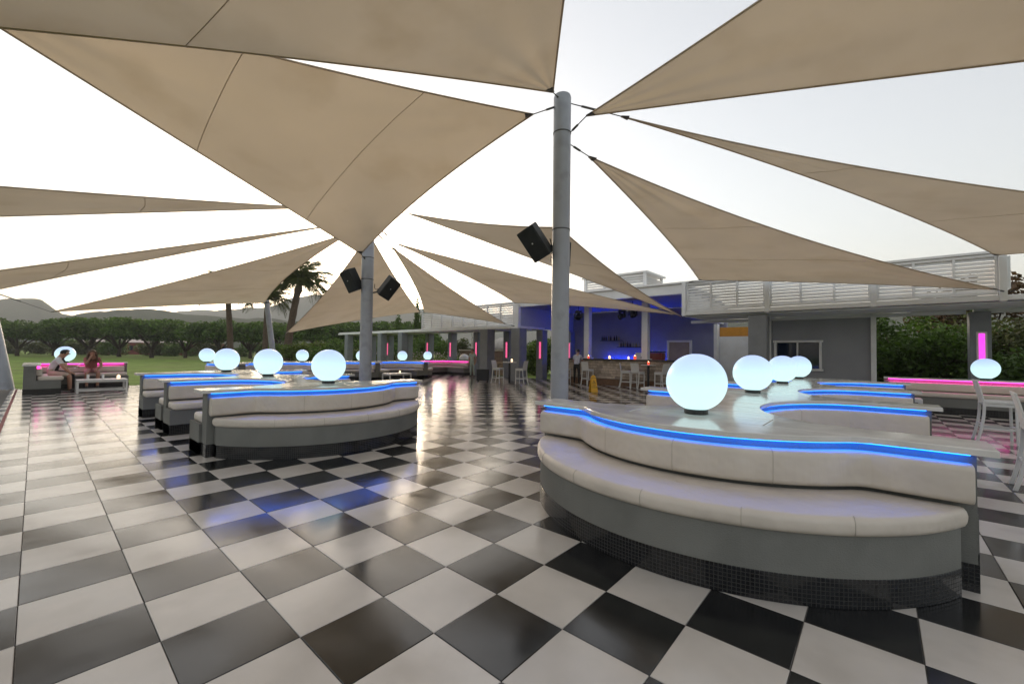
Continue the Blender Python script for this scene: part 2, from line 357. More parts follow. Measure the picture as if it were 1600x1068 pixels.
# right-hand louvred parapet over the kiosk
t = thing('louvred_parapet', 'long white louvred parapet above the grey kiosk with rusty joints', 'parapet', (-1.6, YF, 0))
for nm, x0, x1 in (('a', -5.78, -3.02), ('b', -2.88, -.14), ('c', 0.0, 2.5)):
    louvre('louvre', t, x0+1.6, x1+1.6, 3.3, 4.42, 0, 3)
for x in (-5.86, -2.95, -.07, 2.58):
    MB().box((x+1.6, -.01, 3.78), (.15, .26, 1.36)).build('post', white_p, t, bev=.008)
MB().box((0, 0, 3.2), (8.5, .22, .15)).build('beam', white_p, t, bev=.008)
MB().box((0, .02, 4.47), (8.7, .24, .07)).build('coping', white_p, t, bev=.006)
MB().box((4.30, 2.2, 3.9), (.10, 4.2, .9)).build('side_panel', white_p, t, bev=.006)
MB().box((4.30, 2.2, 3.2), (.14, 4.2, .14)).build('side_beam', white_p, t, bev=.006)
# left-hand louvred parapet
t = thing('louvred_parapet', 'pale louvred parapet on the pergola roof beside the cypress trees', 'parapet', (-19.05, YF, 0))
louvre('louvre', t, -4.25, 4.05, 3.02, 4.25, 0, 8, pitch=.11, joined=True)
MB().box((4.25, -.02, 3.62), (.40, .22, 1.5)).build('end_post', white_p, t, bev=.01)
MB().box((0, .02, 4.29), (8.7, .22, .07)).build('coping', white_p, t)
# pergola
t = thing('pergola', 'long white pergola roof carried on square grey columns', 'pergola', (-16, 18.4, 0))
def col_(x, y, w=.46, h=2.86, rz=0):
    return MB().box((x+16, y-18.4, h/2), (w, w, h)).build('column', plaster_b, t, bev=.012)
mb = MB().box((-8.75, YF-18.4+.0, 2.93), (20.3, .32, .14)); mb.build('front_beam', white_p, t, bev=.01)
mb = MB().box((-8.8, YB-18.4, 2.93), (20.2, .32, .14)); mb.build('rear_beam', white_p, t, bev=.01)
MB().box((20.3, YF-18.4, 3.2), (5.5, .2, .14)).build('front_beam', white_p, t, bev=.01)
MB().box((13.9, YB-18.4+.1, 3.02), (8.5, .2, .12)).build('rear_beam', white_p, t, bev=.01)
MB().box((20.6, YB-18.4, 3.02), (4.6, .2, .12)).build('rear_beam', white_p, t, bev=.01)
MB().box((16.6, YF-18.4+1.25, 3.155), (13.0, 2.2, .05)).build('roof_sheet', white_p, t)
# soffit boards of the right wing
me = MB().box((0, 0, 0), (12.7, .135, .03)).mesh('soffit_board', white_p)
for k in range(14): link('soffit_board', me, t, (16.6, -.90+k*.155, 3.10), (R(7), 0, 0))
MB().box((-8.8, 0, 3.03), (20.2, 2.3, .04)).build('roof_sheet', white_p, t)
rm = MB().box((0, 0, 0), (.09, 2.3, .12)).mesh('rafter', white_p)
for k in range(25): link('rafter', rm, t, (-18.8+k*.84, 0, 2.945))
PX = [-33.2, -30.5, -27.85, -25.2, -22.6, -20.0, -17.3, -14.7]
for x in PX: col_(x, YB-.12)
col_(-14.62, 22.25, .46, 2.9)
for x in (-33.4, -31.0, -28.3, -25.6): col_(x, YF+.05, .50)
for x in (-17.1, -14.7): col_(x, YF+.05, .62)
col_(-3.25, YF+.12, .58, 3.0)
col_(2.42, YB-.02, .46, 3.0)
col_(6.4, YB-.02, .46, 3.0)
def wall_light(x, y, label, z0=1.22, z1=2.18, w=.14, grp='pink column lights', rz=0, fr=white_f):
    o = thing('wall_light', label, 'wall light', (x, y, z0), rz, grp)
    MB().box((0, -.012, (z1-z0)/2), (w+.10, .05, z1-z0+.10)).build('frame', fr, o, bev=.006)
    MB().box((0, -.03, (z1-z0)/2), (w, .04, z1-z0)).build('tube', neon_pink, o, bev=.01)
    return o
for x in PX: wall_light(x+.08, YB-.12-.23, 'narrow vertical pink light on a grey pergola column', w=.13, fr=plaster_b)
wall_light(-14.5, 22.02, 'vertical pink light on the column beside the bar opening', w=.12)
neon_mag = emit_mat('magenta_wall_light', (1.0, .03, .70), .55)
def _mag(o): o.children[1].data.materials[0] = neon_mag
_mag(wall_light(2.44, YB-.02-.23, 'tall framed magenta light on the grey column behind the pink bench', z0=1.35, z1=2.32, w=.13, grp=None))

# bar
t = thing('bar_building', 'open fronted bar with blue lit back wall and white columns', 'building', (-10.2, YF, 0))
def bb(nm, x0, x1, y0, y1, z0, z1, m, bev=0):
    return MB().box(((x0+x1)/2+10.2, (y0+y1)/2-YF, (z0+z1)/2), (x1-x0, y1-y0, z1-z0)).build(nm, m, t, bev=bev)
bb('back_wall', -15.2, -5.62, 22.6, 22.8, 0, 4.05, blue_wall)
bb('ceiling', -15.15, -5.7, 17.55, 22.58, 4.05, 4.15, blue_wall)
bb('fascia', -14.6, -5.96, 17.25, 17.5, 4.02, 4.42, white_p, .01)
bb('roof_edge', -14.7, -5.95, 17.15, 23.0, 4.425, 4.50, white_p, .01)
bb('side_panel', -14.72, -14.6, 17.42, 22.6, 2.92, 4.04, M('lilac_panel', (.42, .42, .46), rough=.7, var=.05))
bb('right_wall', -5.95, -5.75, 17.62, 22.6, 3.1, 4.04, white_p)
bb('end_wall', -5.62, -2.9, 21.3, 21.5, 0, 2.42, white_p)
bb('end_post', -5.75, -5.60, 20.9, 21.28, 0, 3.0, white_p)
bb('orange_panel', -5.6, -4.0, 21.32, 21.45, 2.43, 2.85, orange_m)
for x in (-11.55, -8.36):
    c = MB().box((x+10.2, 2.0, 2.61), (.30, .30, 2.86)); c.build('column', white_p, t, bev=.01)
    MB().box((x+10.2, 2.0, 1.27), (.46, .46, .12)).build('column_base', white_p, t, bev=.015)
for i, (x0, x1, z) in enumerate(((-12.55, -11.15, 2.34), (-11.45, -9.9, 1.96))):
    bb('shelf', x0, x1, 22.38, 22.6, z-.03, z, blackp)
d = bb('doorway', -8.45, -7.38, 22.56, 22.62, .1, 2.2, M('passage', (.42, .33, .26), rough=.8, var=.2, scale=1.2))
for (x0, x1, z0, z1) in ((-8.56, -8.45, .1, 2.31), (-7.38, -7.27, .1, 2.31), (-8.45, -7.38, 2.2, 2.31)):
    o = MB().box(((x0+x1)/2+10.2, 5.25, (z0+z1)/2), (x1-x0, .12, z1-z0)).build('door_frame', white_p, d, bev=.006)
bb('back_counter', -12.4, -8.7, 21.9, 22.58, .02, .95, blue_wall)
bb('led_strip', -12.3, -8.8, 22.5, 22.57, .955, .975, emit_mat('bar_led', (.01, .06, 1.0), 42))
bb('ceiling_led', -14.3, -6.1, 17.52, 17.60, 4.038, 4.049, emit_mat('bar_led2', (.65, .66, 1.0), .6))
t = thing('roof_plant_screen', 'white louvred box raised on the bar roof', 'roof box', (-9.9, 19, 4.5))
louvre('louvre', t, -1.6, 1.6, .12, .85, 0, 3, pitch=.10, joined=True)
sd_ = MB()
for i in range(6): sd_.box((1.62, 1.0, .22+i*.1), (.12, 1.9, .014), mat=Matrix.Rotation(R(-35), 3, 'Y'))
tag(sd_.build('side_slats', white_p, t), kind='stuff')
for x, y in ((-1.62, -.02), (1.62, -.02), (1.62, 2.0), (-1.62, 2.0)): MB().box((x, y, .46), (.12, .12, .92)).build('corner_post', white_p, t)
MB().box((0, 1.0, .96), (3.6, 2.3, .08)).build('lid', white_p, t, bev=.01)
MB().box((0, 1.0, .06), (3.4, 2.2, .12)).build('base', white_p, t)
# bar counter with stone cladding
t = thing('bar_counter', 'stone clad bar counter with dark top in front of the blue wall', 'bar counter', (-9.2, 18.75, 0))
MB().box((0, .1, .62), (7.0, .42, 1.2)).build('core', grout, t)
MB().box((0, 0.05, 1.255), (7.2, .66, .07)).build('counter_top', dark_top, t, bev=.012)
MB().box((0, -.13, .15), (7.02, .06, .30)).build('kickboard', wood_m, t, bev=.006)
z = .32
for rI in range(7):
    h = .125; x = -3.5 - random.uniform(0, .2)
    while x < 3.45:
        w = random.uniform(.22, .5); x0 = max(x, -3.5); x1 = min(x+w, 3.5)
        if x1-x0 > .06:
            MB().box(((x0+x1)/2, -.118-random.uniform(0, .018), z+h/2), (x1-x0-.008, .05, h-.008)).build('stone', stone_m, t)
        x += w
    z += h+.003
# kiosk
t = thing('kiosk', 'grey walled kiosk with white framed sliding window under the louvres', 'kiosk', (-1.65, 19.6, 0))
w0, w1, h0, h1 = -1.42, .04, 1.03, 2.12
for c, s in (((-1.50, .1, 1.5), (.16, .2, 3.0)), ((.805, .1, 1.5), (1.53, .2, 3.0)), (((w0+w1)/2, .1, h0/2), (w1-w0, .196, h0)), (((w0+w1)/2, .1, (h1+3.0)/2), (w1-w0, .196, 3.0-h1))):
    MB().box(c, s).build('wall', kiosk_m, t)
wn_ = MB().box(((w0+w1)/2, .09, (h0+h1)/2), (w1-w0-.1, .02, h1-h0-.1)).build('window', glass_d, t)
for c, s in ((((w0+w1)/2, -.012, h1), (w1-w0+.16, .12, .08)), (((w0+w1)/2, -.03, h0), (w1-w0+.16, .16, .08)), ((w0, -.01, (h0+h1)/2), (.08, .12, h1-h0-.08)), ((w1, -.01, (h0+h1)/2), (.08, .12, h1-h0-.08)), (((w0+w1)/2, .02, (h0+h1)/2), (.05, .10, h1-h0-.08))):
    MB().box(c, s).build('window_frame', white_p, wn_, bev=.006)
MB().box((1.56, -.02, 1.5), (.15, .26, 2.99)).build('corner_post', white_p, t, bev=.008)
MB().box((-1.61, -.04, 1.5), (.10, .22, 2.99)).build('corner_post', white_p, t, bev=.008)
MB().box((0, 2.3, 1.49), (3.1, 4.2, 2.98)).build('rear_block', kiosk_m, t)
# dark-top stone oven far behind the columns
t = thing('garden_oven', 'domed outdoor oven on a tan brick base behind the columns', 'oven', (-21.9, 22.0, -.1))
MB().box((0, 0, .5), (5.0, .46, 1.0)).build('base_wall', grout, t)
MB().box((0, .02, 1.36), (5.0, .42, .72)).build('upper_wall', M('oven_band', (.22, .14, .10), rough=.8, var=.2), t)
MB().box((0, 0, 1.78), (5.2, .6, .10)).build('ledge', stone_m, t, bev=.01)
tan_b = M('tan_brick', (.36, .25, .165), rough=.9, var=.25, scale=9, isl=.3)
bk = MB().box((0, 0, 0), (.41, .05, .125)).mesh('brick', tan_b)
for r_ in range(7):
    for k in range(13):
        x = -2.5+.2+k*.42-(.2 if r_ % 2 else 0)
        if abs(x) < 2.31: link('brick', bk, t, (x, -.235-random.uniform(0, .012), .10+r_*.138))
MB().lathe([(1.0, 0), (.97, .26), (.83, .57), (.57, .8), (.22, .93), (.02, .95)], 20, (1.25, .7, 1.8)).build('dome', M('dome_plaster', (.45, .41, .37), rough=.9, var=.2, scale=4), t, smooth=True)
MB().box((-1.2, .55, 2.4), (1.15, .6, 1.4)).build('chimney', M('pebble_wall', (.45, .43, .37), rough=.95, var=.6, scale=14, bump=.02, bscale=14), t)

# ---------------------------------------------------------------- counter islands with curved benches
def front_path(AL, depth=.56, half=1.17):
    a = np.linspace(-AL, AL, 91); Rr = (half**2+depth**2)/(2*depth)
    b = np.where(np.abs(a) < half, -(np.sqrt(np.maximum(Rr**2-a**2, 0))-(Rr-depth)), 0.)
    for _ in range(2): b[1:-1] = .25*b[:-2]+.5*b[1:-1]+.25*b[2:]
    k = (np.abs(a) < AL-.17) | (np.abs(a) > AL-1e-6)
    return np.stack([a[k], b[k]], 1)
def bay_path(AL, b0, b1, a0=.25, a1=1.18):
    bc, hb = (b0+b1)/2, (b1-b0)/2
    p = [(AL, b0), (1.5, b0)]
    for k in range(33):
        th = math.pi*k/32-math.pi/2; p.append((a1-(a1-a0)*math.cos(th), bc+hb*math.sin(th)))
    p += [(1.5, b1), (AL, b1)]; return np.array(p)
ZC0, ZC1 = .905, .95
BACK = rbox(-.10, .035, .585, .842, .045); LED = [(-.082, .897), (-.022, .897), (-.022, .9045), (-.082, .9045)]
stitch_m = M('stitching', (.46, .41, .35), rough=.7)
def stitch(parent, P, prof, sgn, step=.62):
    """piped cross seams around a cushion, about every 60 cm"""
    P = np.asarray(P, float); N = path_normals(P, sgn); L_ = np.concatenate([[0], np.cumsum(np.linalg.norm(P[1:]-P[:-1], axis=1))])
    n = max(1, int(round(L_[-1]/step)))
    for k in range(1, n):
        d = L_[-1]*k/n; p = np.array([np.interp(d, L_, P[:, 0]), np.interp(d, L_, P[:, 1])]); q = np.array([np.interp(d, L_, N[:, 0]), np.interp(d, L_, N[:, 1])])
        MB().tube([(p[0]+q[0]*o, p[1]+q[1]*o, z) for o, z in prof if o > -.08], .0032, 5).build('seam', stitch_m, parent, smooth=True)
def island(label, loc, rz, P, nb, AL=1.86, T=.43, group=None, led=led_blue):
    t = thing('counter_island', label, 'seating island', loc, rz, group)
    fp = front_path(AL); bend = nb*P+T; bays = [bay_path(AL, k*P+T, (k+1)*P) for k in range(nb)]
    out = [tuple(p) for p in fp]
    for b in bays: out += [tuple(p) for p in b]
    out += [(p[0], bend-p[1]) for p in fp[::-1]]
    for b in bays[::-1]: out += [(-p[0], p[1]) for p in b[::-1]]
    MB().prism(offset_closed(out, -.09), 0, ZC0, uv=True).build('base_wall', plaster, t)
    MB().prism(offset_closed(out, -.083), 0, .18, uv=True).build('mosaic_plinth', mosaic_b, t)
    # stone counter in slabs
    amax = np.array([p for p in fp if p[0] >= 0])
    def w_at(b):
        bb_ = b if b < bend/2 else bend-b
        if bb_ < 0:
            o = np.argsort(amax[:, 1]); return float(np.interp(bb_, amax[o, 1], amax[o, 0]))
        for k in range(nb):
            b0, b1 = k*P+T, (k+1)*P
            if b0 < b < b1:
                x = (b-(b0+b1)/2)/((b1-b0)/2); return 1.18-(1.18-.25)*math.sqrt(max(0, 1-x*x))
        return AL
    bmin = float(fp[:, 1].min())
    cuts = [bmin, 0.0]
    for k in range(nb+1):
        cuts += [k*P, k*P+T]
        if k < nb: cuts += list(np.linspace(k*P+T, (k+1)*P, 7)[1:-1])
    cuts += [bend-bmin]; cuts = sorted(set(round(c, 4) for c in cuts))
    for c0, c1 in zip(cuts[:-1], cuts[1:]):
        n = 14; bs = np.linspace(c0+.0015, c1-.0015, n)
        if c0 == cuts[0]: bs = c0+(c1-c0)*np.linspace(0.002, .998, 24)**2
        if c1 == cuts[-1]: bs = c1-(c1-c0)*np.linspace(0.998, .002, 24)**2
        ws = [w_at(float(b)) for b in bs]
        pieces = [(-1, 1)]
        if max(ws) > 1.6 and min(ws) > 1.6: pieces = [(-1, -.34), (-.34, .3), (.3, 1)]
        for f0, f1 in pieces:
            g0 = .0015 if f0 > -1 else 0; g1 = .0015 if f1 < 1 else 0
            poly = [(f1*w-g1 if f1 > 0 else f1*w-g1, b) for w, b in zip(ws, bs)]+[(f0*w+g0, b) for w, b in list(zip(ws, bs))[::-1]]
            ins = offset_closed(poly, -.005); m = len(poly)
            mb = MB(); mb.rings([[(*p, ZC0) for p in poly], [(*p, ZC1-.006) for p in poly], [(*p, ZC1) for p in ins]])
            mb.build('counter_slab', marble_m, t)
    # front and back benches
    for end in (0, 1):
        tr = (lambda q: [(x, y) for x, y in q]) if end == 0 else (lambda q: [(x, bend-y) for x, y in q])
        sg = 1 if end == 0 else -1
        pth = np.array(tr(fp))
        pth = pth.copy(); pth[0, 0] += .125; pth[-1, 0] -= .125; nq = len(pth)
        MBl = MB(); sweep(MBl, pth, LED, sg); MBl.build('led_strip', led, t)
        i0 = int(np.searchsorted(fp[:, 0], -1.22)); i1 = int(np.searchsorted(fp[:, 0], 1.22))
        for a, b in ((0, i0+1), (i0, i1+1), (i1, nq)):
            mb = MB(); sweep(mb, pth[a:b], BACK, sg, round_end=.014); cu = mb.build('backrest_cushion', cushion_m, t, smooth=True); stitch(cu, pth[a:b], BACK, sg)
        hc, sag, b0 = 1.68, 1.07, -.05; Rr = (hc**2+sag**2)/(2*sag)
        th = math.asin(hc/Rr); ang = np.linspace(-th, th, 61)
        outer = np.stack([Rr*np.sin(ang), b0-(Rr*np.cos(ang)-(Rr-sag))], 1)
        inner = np.stack([np.linspace(-hc, hc, 61), np.interp(np.linspace(-hc, hc, 61), fp[:, 0], fp[:, 1])+.06], 1)
        def seat(name, m, z0, z1, grow, r, shr=0, smooth=False, uv=False):
            rs, us, vs = [], [], []
            u = 0
            for k in range(61):
                I = inner[k]; O = outer[k]; d = O-I; l = max(np.linalg.norm(d), 1e-6); d = d/l if l > .02 else np.array([0, -1.])
                l = max(l+grow, .03+r*2)
                rs.append([(I[0]+d[0]*o, I[1]+d[1]*o, z) for o, z in rbox(0, l, z0, z1, r, 4 if smooth else 1)])
                if k: u += float(np.linalg.norm(outer[k]-outer[k-1]))
                us.append(u)
            ring = rbox(0, 1, z0, z1, r, 4 if smooth else 1); ring2 = ring+[ring[0]]
            vs = [q[1] for q in ring2]
            if end: rs = [[(p[0], bend-p[1], p[2]) for p in r_] for r_ in rs][::-1]; us = us[::-1]
            if smooth:
                e = []
                for side in (0, -1):
                    r0 = np.array(rs[side]); c = r0.mean(0); dr = (r0-np.array(rs[1 if side == 0 else -2])).mean(0); dr /= np.linalg.norm(dr)
                    e.append([[tuple(c+(p-c)*math.cos(R(a))+dr*.05*math.sin(R(a))) for p in r0] for a in ((80, 55, 30) if side == 0 else (30, 55, 80))])
                rs = e[0]+rs+e[1]; us = None
            mb = MB(); mb.rings(rs, us=us if uv else None, vs_=vs if uv else None); return mb.build(name, m, t, smooth=smooth)
        seat('bench_base', plaster, .001, .445, -.008, .004)
        seat('bench_plinth', mosaic_b, .002, .18, .0, .002, uv=True)
        cu = seat('seat_cushion', cushion_m, .44, .56, .035, .045, smooth=True)
        for k in (12, 21, 30, 39, 48):
            I = inner[k]; O = outer[k]; d = (O-I)/np.linalg.norm(O-I); l = np.linalg.norm(O-I)+.035; yy = (lambda v: bend-v) if end else (lambda v: v)
            MB().tube([(I[0]+d[0]*o, yy(I[1]+d[1]*o), z) for o, z in rbox(0, l, .44, .56, .045, 4) if o > .1 and z > .45], .0032, 5).build('seam', stitch_m, cu, smooth=True)
    # bays
    for b in bays:
        for side in (1, -1):
            pth = np.array([(side*x, y) for x, y in b]); sg = side
            pp = pth.copy(); pp[0, 0] -= side*.14; pp[-1, 0] -= side*.14
            q = pth.copy(); q[0, 0] -= side*.055; q[-1, 0] -= side*.055
            mb = MB(); sweep(mb, q, [(-.1, .001), (.44, .001), (.44, .445), (-.1, .445)], sg); mb.build('bench_base', plaster, t)
            mb = MB(); sweep(mb, q, [(-.1, .002), (.447, .002), (.447, .18), (-.1, .18)], sg, uv=True); mb.build('bench_plinth', mosaic_b, t)
            mb = MB(); sweep(mb, pp, rbox(-.06, .50, .44, .56, .045), sg, round_end=.05); mb.build('seat_cushion', cushion_m, t, smooth=True)
            mb = MB(); sweep(mb, pp, LED, sg); mb.build('led_strip', led, t)
            m = len(pp)
            for i0, i1 in ((0, 5), (4, m-4), (m-5, m)):
                seg = pp[i0:i1].copy()
                if i0: seg[0] += (seg[1]-seg[0])*.10
                if i1 < m: seg[-1] += (seg[-2]-seg[-1])*.10
                mb = MB(); sweep(mb, seg, BACK, sg, round_end=.025); cu = mb.build('backrest_cushion', cushion_m, t, smooth=True); stitch(cu, seg, BACK, sg)
    return t
island('cream cushioned counter island beside the bar stools, its curved bench facing open floor', (-1.28, 4.02, 0), 0, 3.02, 3)
island('cream cushioned counter island between the lawn side path and the double speaker pole', (-7.02, 3.39, 0), R(90), 2.75, 2)
island('cream cushioned counter island along the lawn edge, farthest of the blue lit ones', (-21.1, 14.9, 0), R(180), 3.05, 3)

# straight pink-lit corner benches
def bench(label, path, sgn, loc=(0, 0, 0)):
    t = thing('corner_bench', label, 'bench', (path[0][0], path[0][1], 0))
    P = np.array([(x-path[0][0], y-path[0][1]) for x, y in path])
    def part(nm, prof, m, **k):
        sm = k.pop('smooth', False); P2 = P.copy(); e = k.pop('end', 0)
        if e:
            P2[0] += (P2[1]-P2[0])/np.linalg.norm(P2[1]-P2[0])*e; P2[-1] += (P2[-2]-P2[-1])/np.linalg.norm(P2[-2]-P2[-1])*e
        mb = MB(); sweep(mb, P2, prof, sgn, **k); return mb.build(nm, m, t, smooth=sm)
    part('back_wall', [(-.34, .0), (-.07, .0), (-.07, .905), (-.34, .905)], plaster)
    part('counter_top', [(-.37, .905), (.03, .905), (.03, .95), (-.37, .95)], marble_m)
    part('bench_base', [(-.1, .001), (.47, .001), (.47, .445), (-.1, .445)], plaster, end=.004)
    part('mosaic_plinth', [(-.347, .002), (.477, .002), (.477, .18), (-.347, .18)], mosaic_b, uv=True, end=-.006)
    part('seat_cushion', rbox(-.06, .53, .44, .57, .05), cushion_m, smooth=True, round_end=.04, end=.08)
    part('backrest_cushion', rbox(-.09, .06, .585, .82, .05), cushion_m, smooth=True, round_end=.03, end=.12)
    part('led_strip', [(-.06, .897), (.0, .897), (.0, .9045), (-.06, .9045)], led_pink, end=.1)
    return t
bench('corner bench with pink light strip where three guests sit, beside the lawn', [(-20.05, .12), (-22.55, .12), (-22.55, 2.45)], 1)
bench('corner bench with pink light strip below the grey pergola columns', [(-22.55, 15.6), (-22.55, 19.0), (-20.4, 19.0)], 1)
bench('long bench with magenta light strip in front of the dark garden shrubs', [(.15, 17.15), (7.6, 17.15)], 1)

# globe lamps
gme = MB().lathe([(.282*math.sin(math.pi*k/28), .282-.282*math.cos(math.pi*k/28)+.03) for k in range(1, 28)], 40).mesh('globe', globe_m, True)
bme = MB().lathe([(.10, 0), (.11, .006), (.11, .04), (.10, .052)], 24).mesh('base', blackp)
def globe(x, y, label, grp=None, z=.95):
    o = thing('globe_lamp', label, 'lamp', (x, y, z), 0, grp)
    link('globe', gme, o, (0, 0, .0)); link('base', bme, o); return o
for i, (a, b) in enumerate(((-.08, .30), (-.20, 3.42), (-.25, 6.5), (-.28, 9.24))):
    globe(-1.28+a, 4.05+b, ['glowing white globe lamp above the big curved bench by the bar stools', 'glowing white globe lamp next behind the front globe on the island by the bar stools', 'third globe lamp in the row on the island by the bar stools', 'last globe lamp in the row, before the kiosk window'][i])
for i, (a, b) in enumerate(((.04, .28), (-.02, 3.0), (-.15, 5.5))):
    globe(-7.02-b, 3.39+a, ['glowing globe lamp over the curved bench in front of the double speaker pole', 'middle globe lamp on the island by the lawn side path', 'globe lamp on the far arm of the island by the lawn side path'][i])
for i, y in enumerate((4.75, 8.6, 11.7, 14.3)):
    globe(-21.1, y, 'globe lamp on the far blue lit island along the lawn edge', 'globes on the far island')
globe(-22.75, .75, 'oval looking globe lamp behind the seated man on the pink bench')
globe(-22.75, 17.4, 'small globe lamp on the pink lit bench under the pergola')
globe(2.25, 17.3, 'globe lamp on the magenta bench counter in front of the framed column light')

# ---------------------------------------------------------------- poles, masts, speakers
def pole(label, x, y, h, r, bands):
    t = thing('sail_pole', label, 'pole', (x, y, 0))
    MB().lathe([(r, .0), (r, h-.06), (r*.92, h-.02), (r*.5, h)], 28).build('shaft', pole_m, t, auto=35)
    MB().lathe([(r+.10, 0), (r+.10, .02), (r+.002, .025)], 28).build('base_plate', pole_m, t)
    for z in bands: MB().lathe([(r+.001, z-.01), (r+.007, z-.008), (r+.007, z+.008), (r+.001, z+.01)], 28).build('clamp_band', steel_m, t)
    return t
PX1, PX2 = (-4.18, 6.05), (-10.6, 6.0)
pole('tall thick grey pole holding the sails beside the curved counter island', *PX1, 6.12, .155, (3.7, 5.42))
pole('grey pole with two speakers behind the island by the lawn side path', *PX2, 5.75, .16, (3.5, 4.1))
def mast(label, base, top, r=.10):
    t = thing('sail_mast', label, 'mast', base); b = Vector(base); v = Vector(top)-b
    MB().tube([(0, 0, -.05), v*.5, v], [r, r, r*.9], 16).build('shaft', pole_m, t, auto=40)
    MB().lathe([(r+.12, -.02), (r+.12, .0), (r, .02)], 16).build('base_plate', pole_m, t)
    MB().tube([v*.97, v*.985], r*1.08, 16).build('clamp_band', steel_m, t)
    return t
mast('leaning grey mast rising from the gravel at the pink bench corner', (-23.6, -.62, -.05), (-24.5, -1.4, 4.25), .20)
mast('leaning grey mast in front of the palms behind the far island', (-23.35, 8.25, -.1), (-22.95, 7.55, 3.98), .13)
mast('tall leaning mast on the gravel beside the near path', (-7.6, -1.5, -.05), (-8.45, -2.1, 5.7), .12)
mast('tall leaning mast behind the near end of the terrace', (2.2, -1.6, -.1), (1.9, -1.5, 5.7), .12)
mast('tall mast beyond the near bar stools', (7.2, 2.9, 0), (6.4, 3.0, 5.9), .12)
mast('mast beyond the far bar stools', (8.8, 10.2, 0), (8.0, 9.9, 4.6), .12)
mast('short leaning mast in the lawn beyond the gravel', (-13.0, -2.4, -.1), (-14.4, -2.4, 4.1), .12)
mast('low leaning mast in the lawn near the pink bench', (-18.6, -2.2, -.1), (-20.3, -2.4, 3.2), .12)
def speaker(label, loc, rot, bracket, s=1.0, grp=None):
    t = thing('loudspeaker', label, 'speaker', loc); t.rotation_euler = rot
    w, h, d = .19*s, .30*s, .17*s; vs = []
    for z in (-h, h):
        vs += [(-w*.98, -d, z), (w*.98, -d, z), (w*.62, d, z), (-w*.62, d, z)]
    mb = MB(); mb.add(vs, [(3,2,1,0),(4,5,6,7),(0,1,5,4),(1,2,6,5),(2,3,7,6),(3,0,4,7)]); mb.build('cabinet', black_m, t, bev=.02, seg=3)
    MB().box((0, -d-.004, 0), (w*1.75, .012, h*1.8)).build('front_cover', black_m, t, bev=.005)
    MB().lathe([(.03*s, 0), (.03*s, .006)], 12, (0, 0, 0)).build('badge', white_f, t).matrix_local = Matrix.Translation((0, -d-.012, h*.05)) @ Matrix.Rotation(R(90), 4, 'X') @ Matrix.Scale(.45, 4)
    inv = (Matrix.Translation(loc) @ t.rotation_euler.to_matrix().to_4x4()).inverted()
    q = inv @ Vector(bracket)
    MB().tube([(0, d*.6, -h*.55), tuple(q)], .022, 8).build('bracket', steel_m, t)
    pts = [Vector((0, d, h*.3)).lerp(q+Vector((0, 0, .35)), k/8)+Vector((0, 0, -.22*math.sin(math.pi*k/8))) for k in range(9)]
    MB().tube(pts, .009, 6).build('cable', blackp, t)
    return t
def facing(az, tilt, roll=0):    # az: world direction the front looks to; tilt down
    m = Matrix.Rotation(az+R(90), 4, 'Z') @ Matrix.Rotation(tilt, 4, 'X') @ Matrix.Rotation(roll, 4, 'Y'); return m.to_euler()
def camdir(right, front, up=0): 
    v = rgt*right+fwd*front; return (v.x, v.y, up)
def off(p, right, front, z): return (p[0]+rgt.x*right+fwd.x*front, p[1]+rgt.y*right+fwd.y*front, z)
AZC = math.atan2(-fwd.y, -fwd.x)   # towards the viewer
speaker('covered black speaker on the left of the tall thick pole', off(PX1, -.43, -.05, 3.48), facing(AZC-R(28), R(30), R(-24)), (PX1[0], PX1[1], 3.25), .98)
speaker('covered black speaker hidden behind the tall thick pole', off(PX1, .03, .44, 3.42), facing(AZC+R(150), R(20), R(6)), (PX1[0], PX1[1], 3.25), .9)
speaker('black speaker tilted down on the lawn side of the double speaker pole', off(PX2, -.36, -.12, 3.46), facing(AZC-R(25), R(22), R(-14)), (PX2[0], PX2[1], 3.15), 1.0)
speaker('black speaker tilted down on the bar side of the double speaker pole', off(PX2, .56, .05, 3.30), facing(AZC+R(40), R(28), R(26)), (PX2[0], PX2[1], 3.1), 1.0)

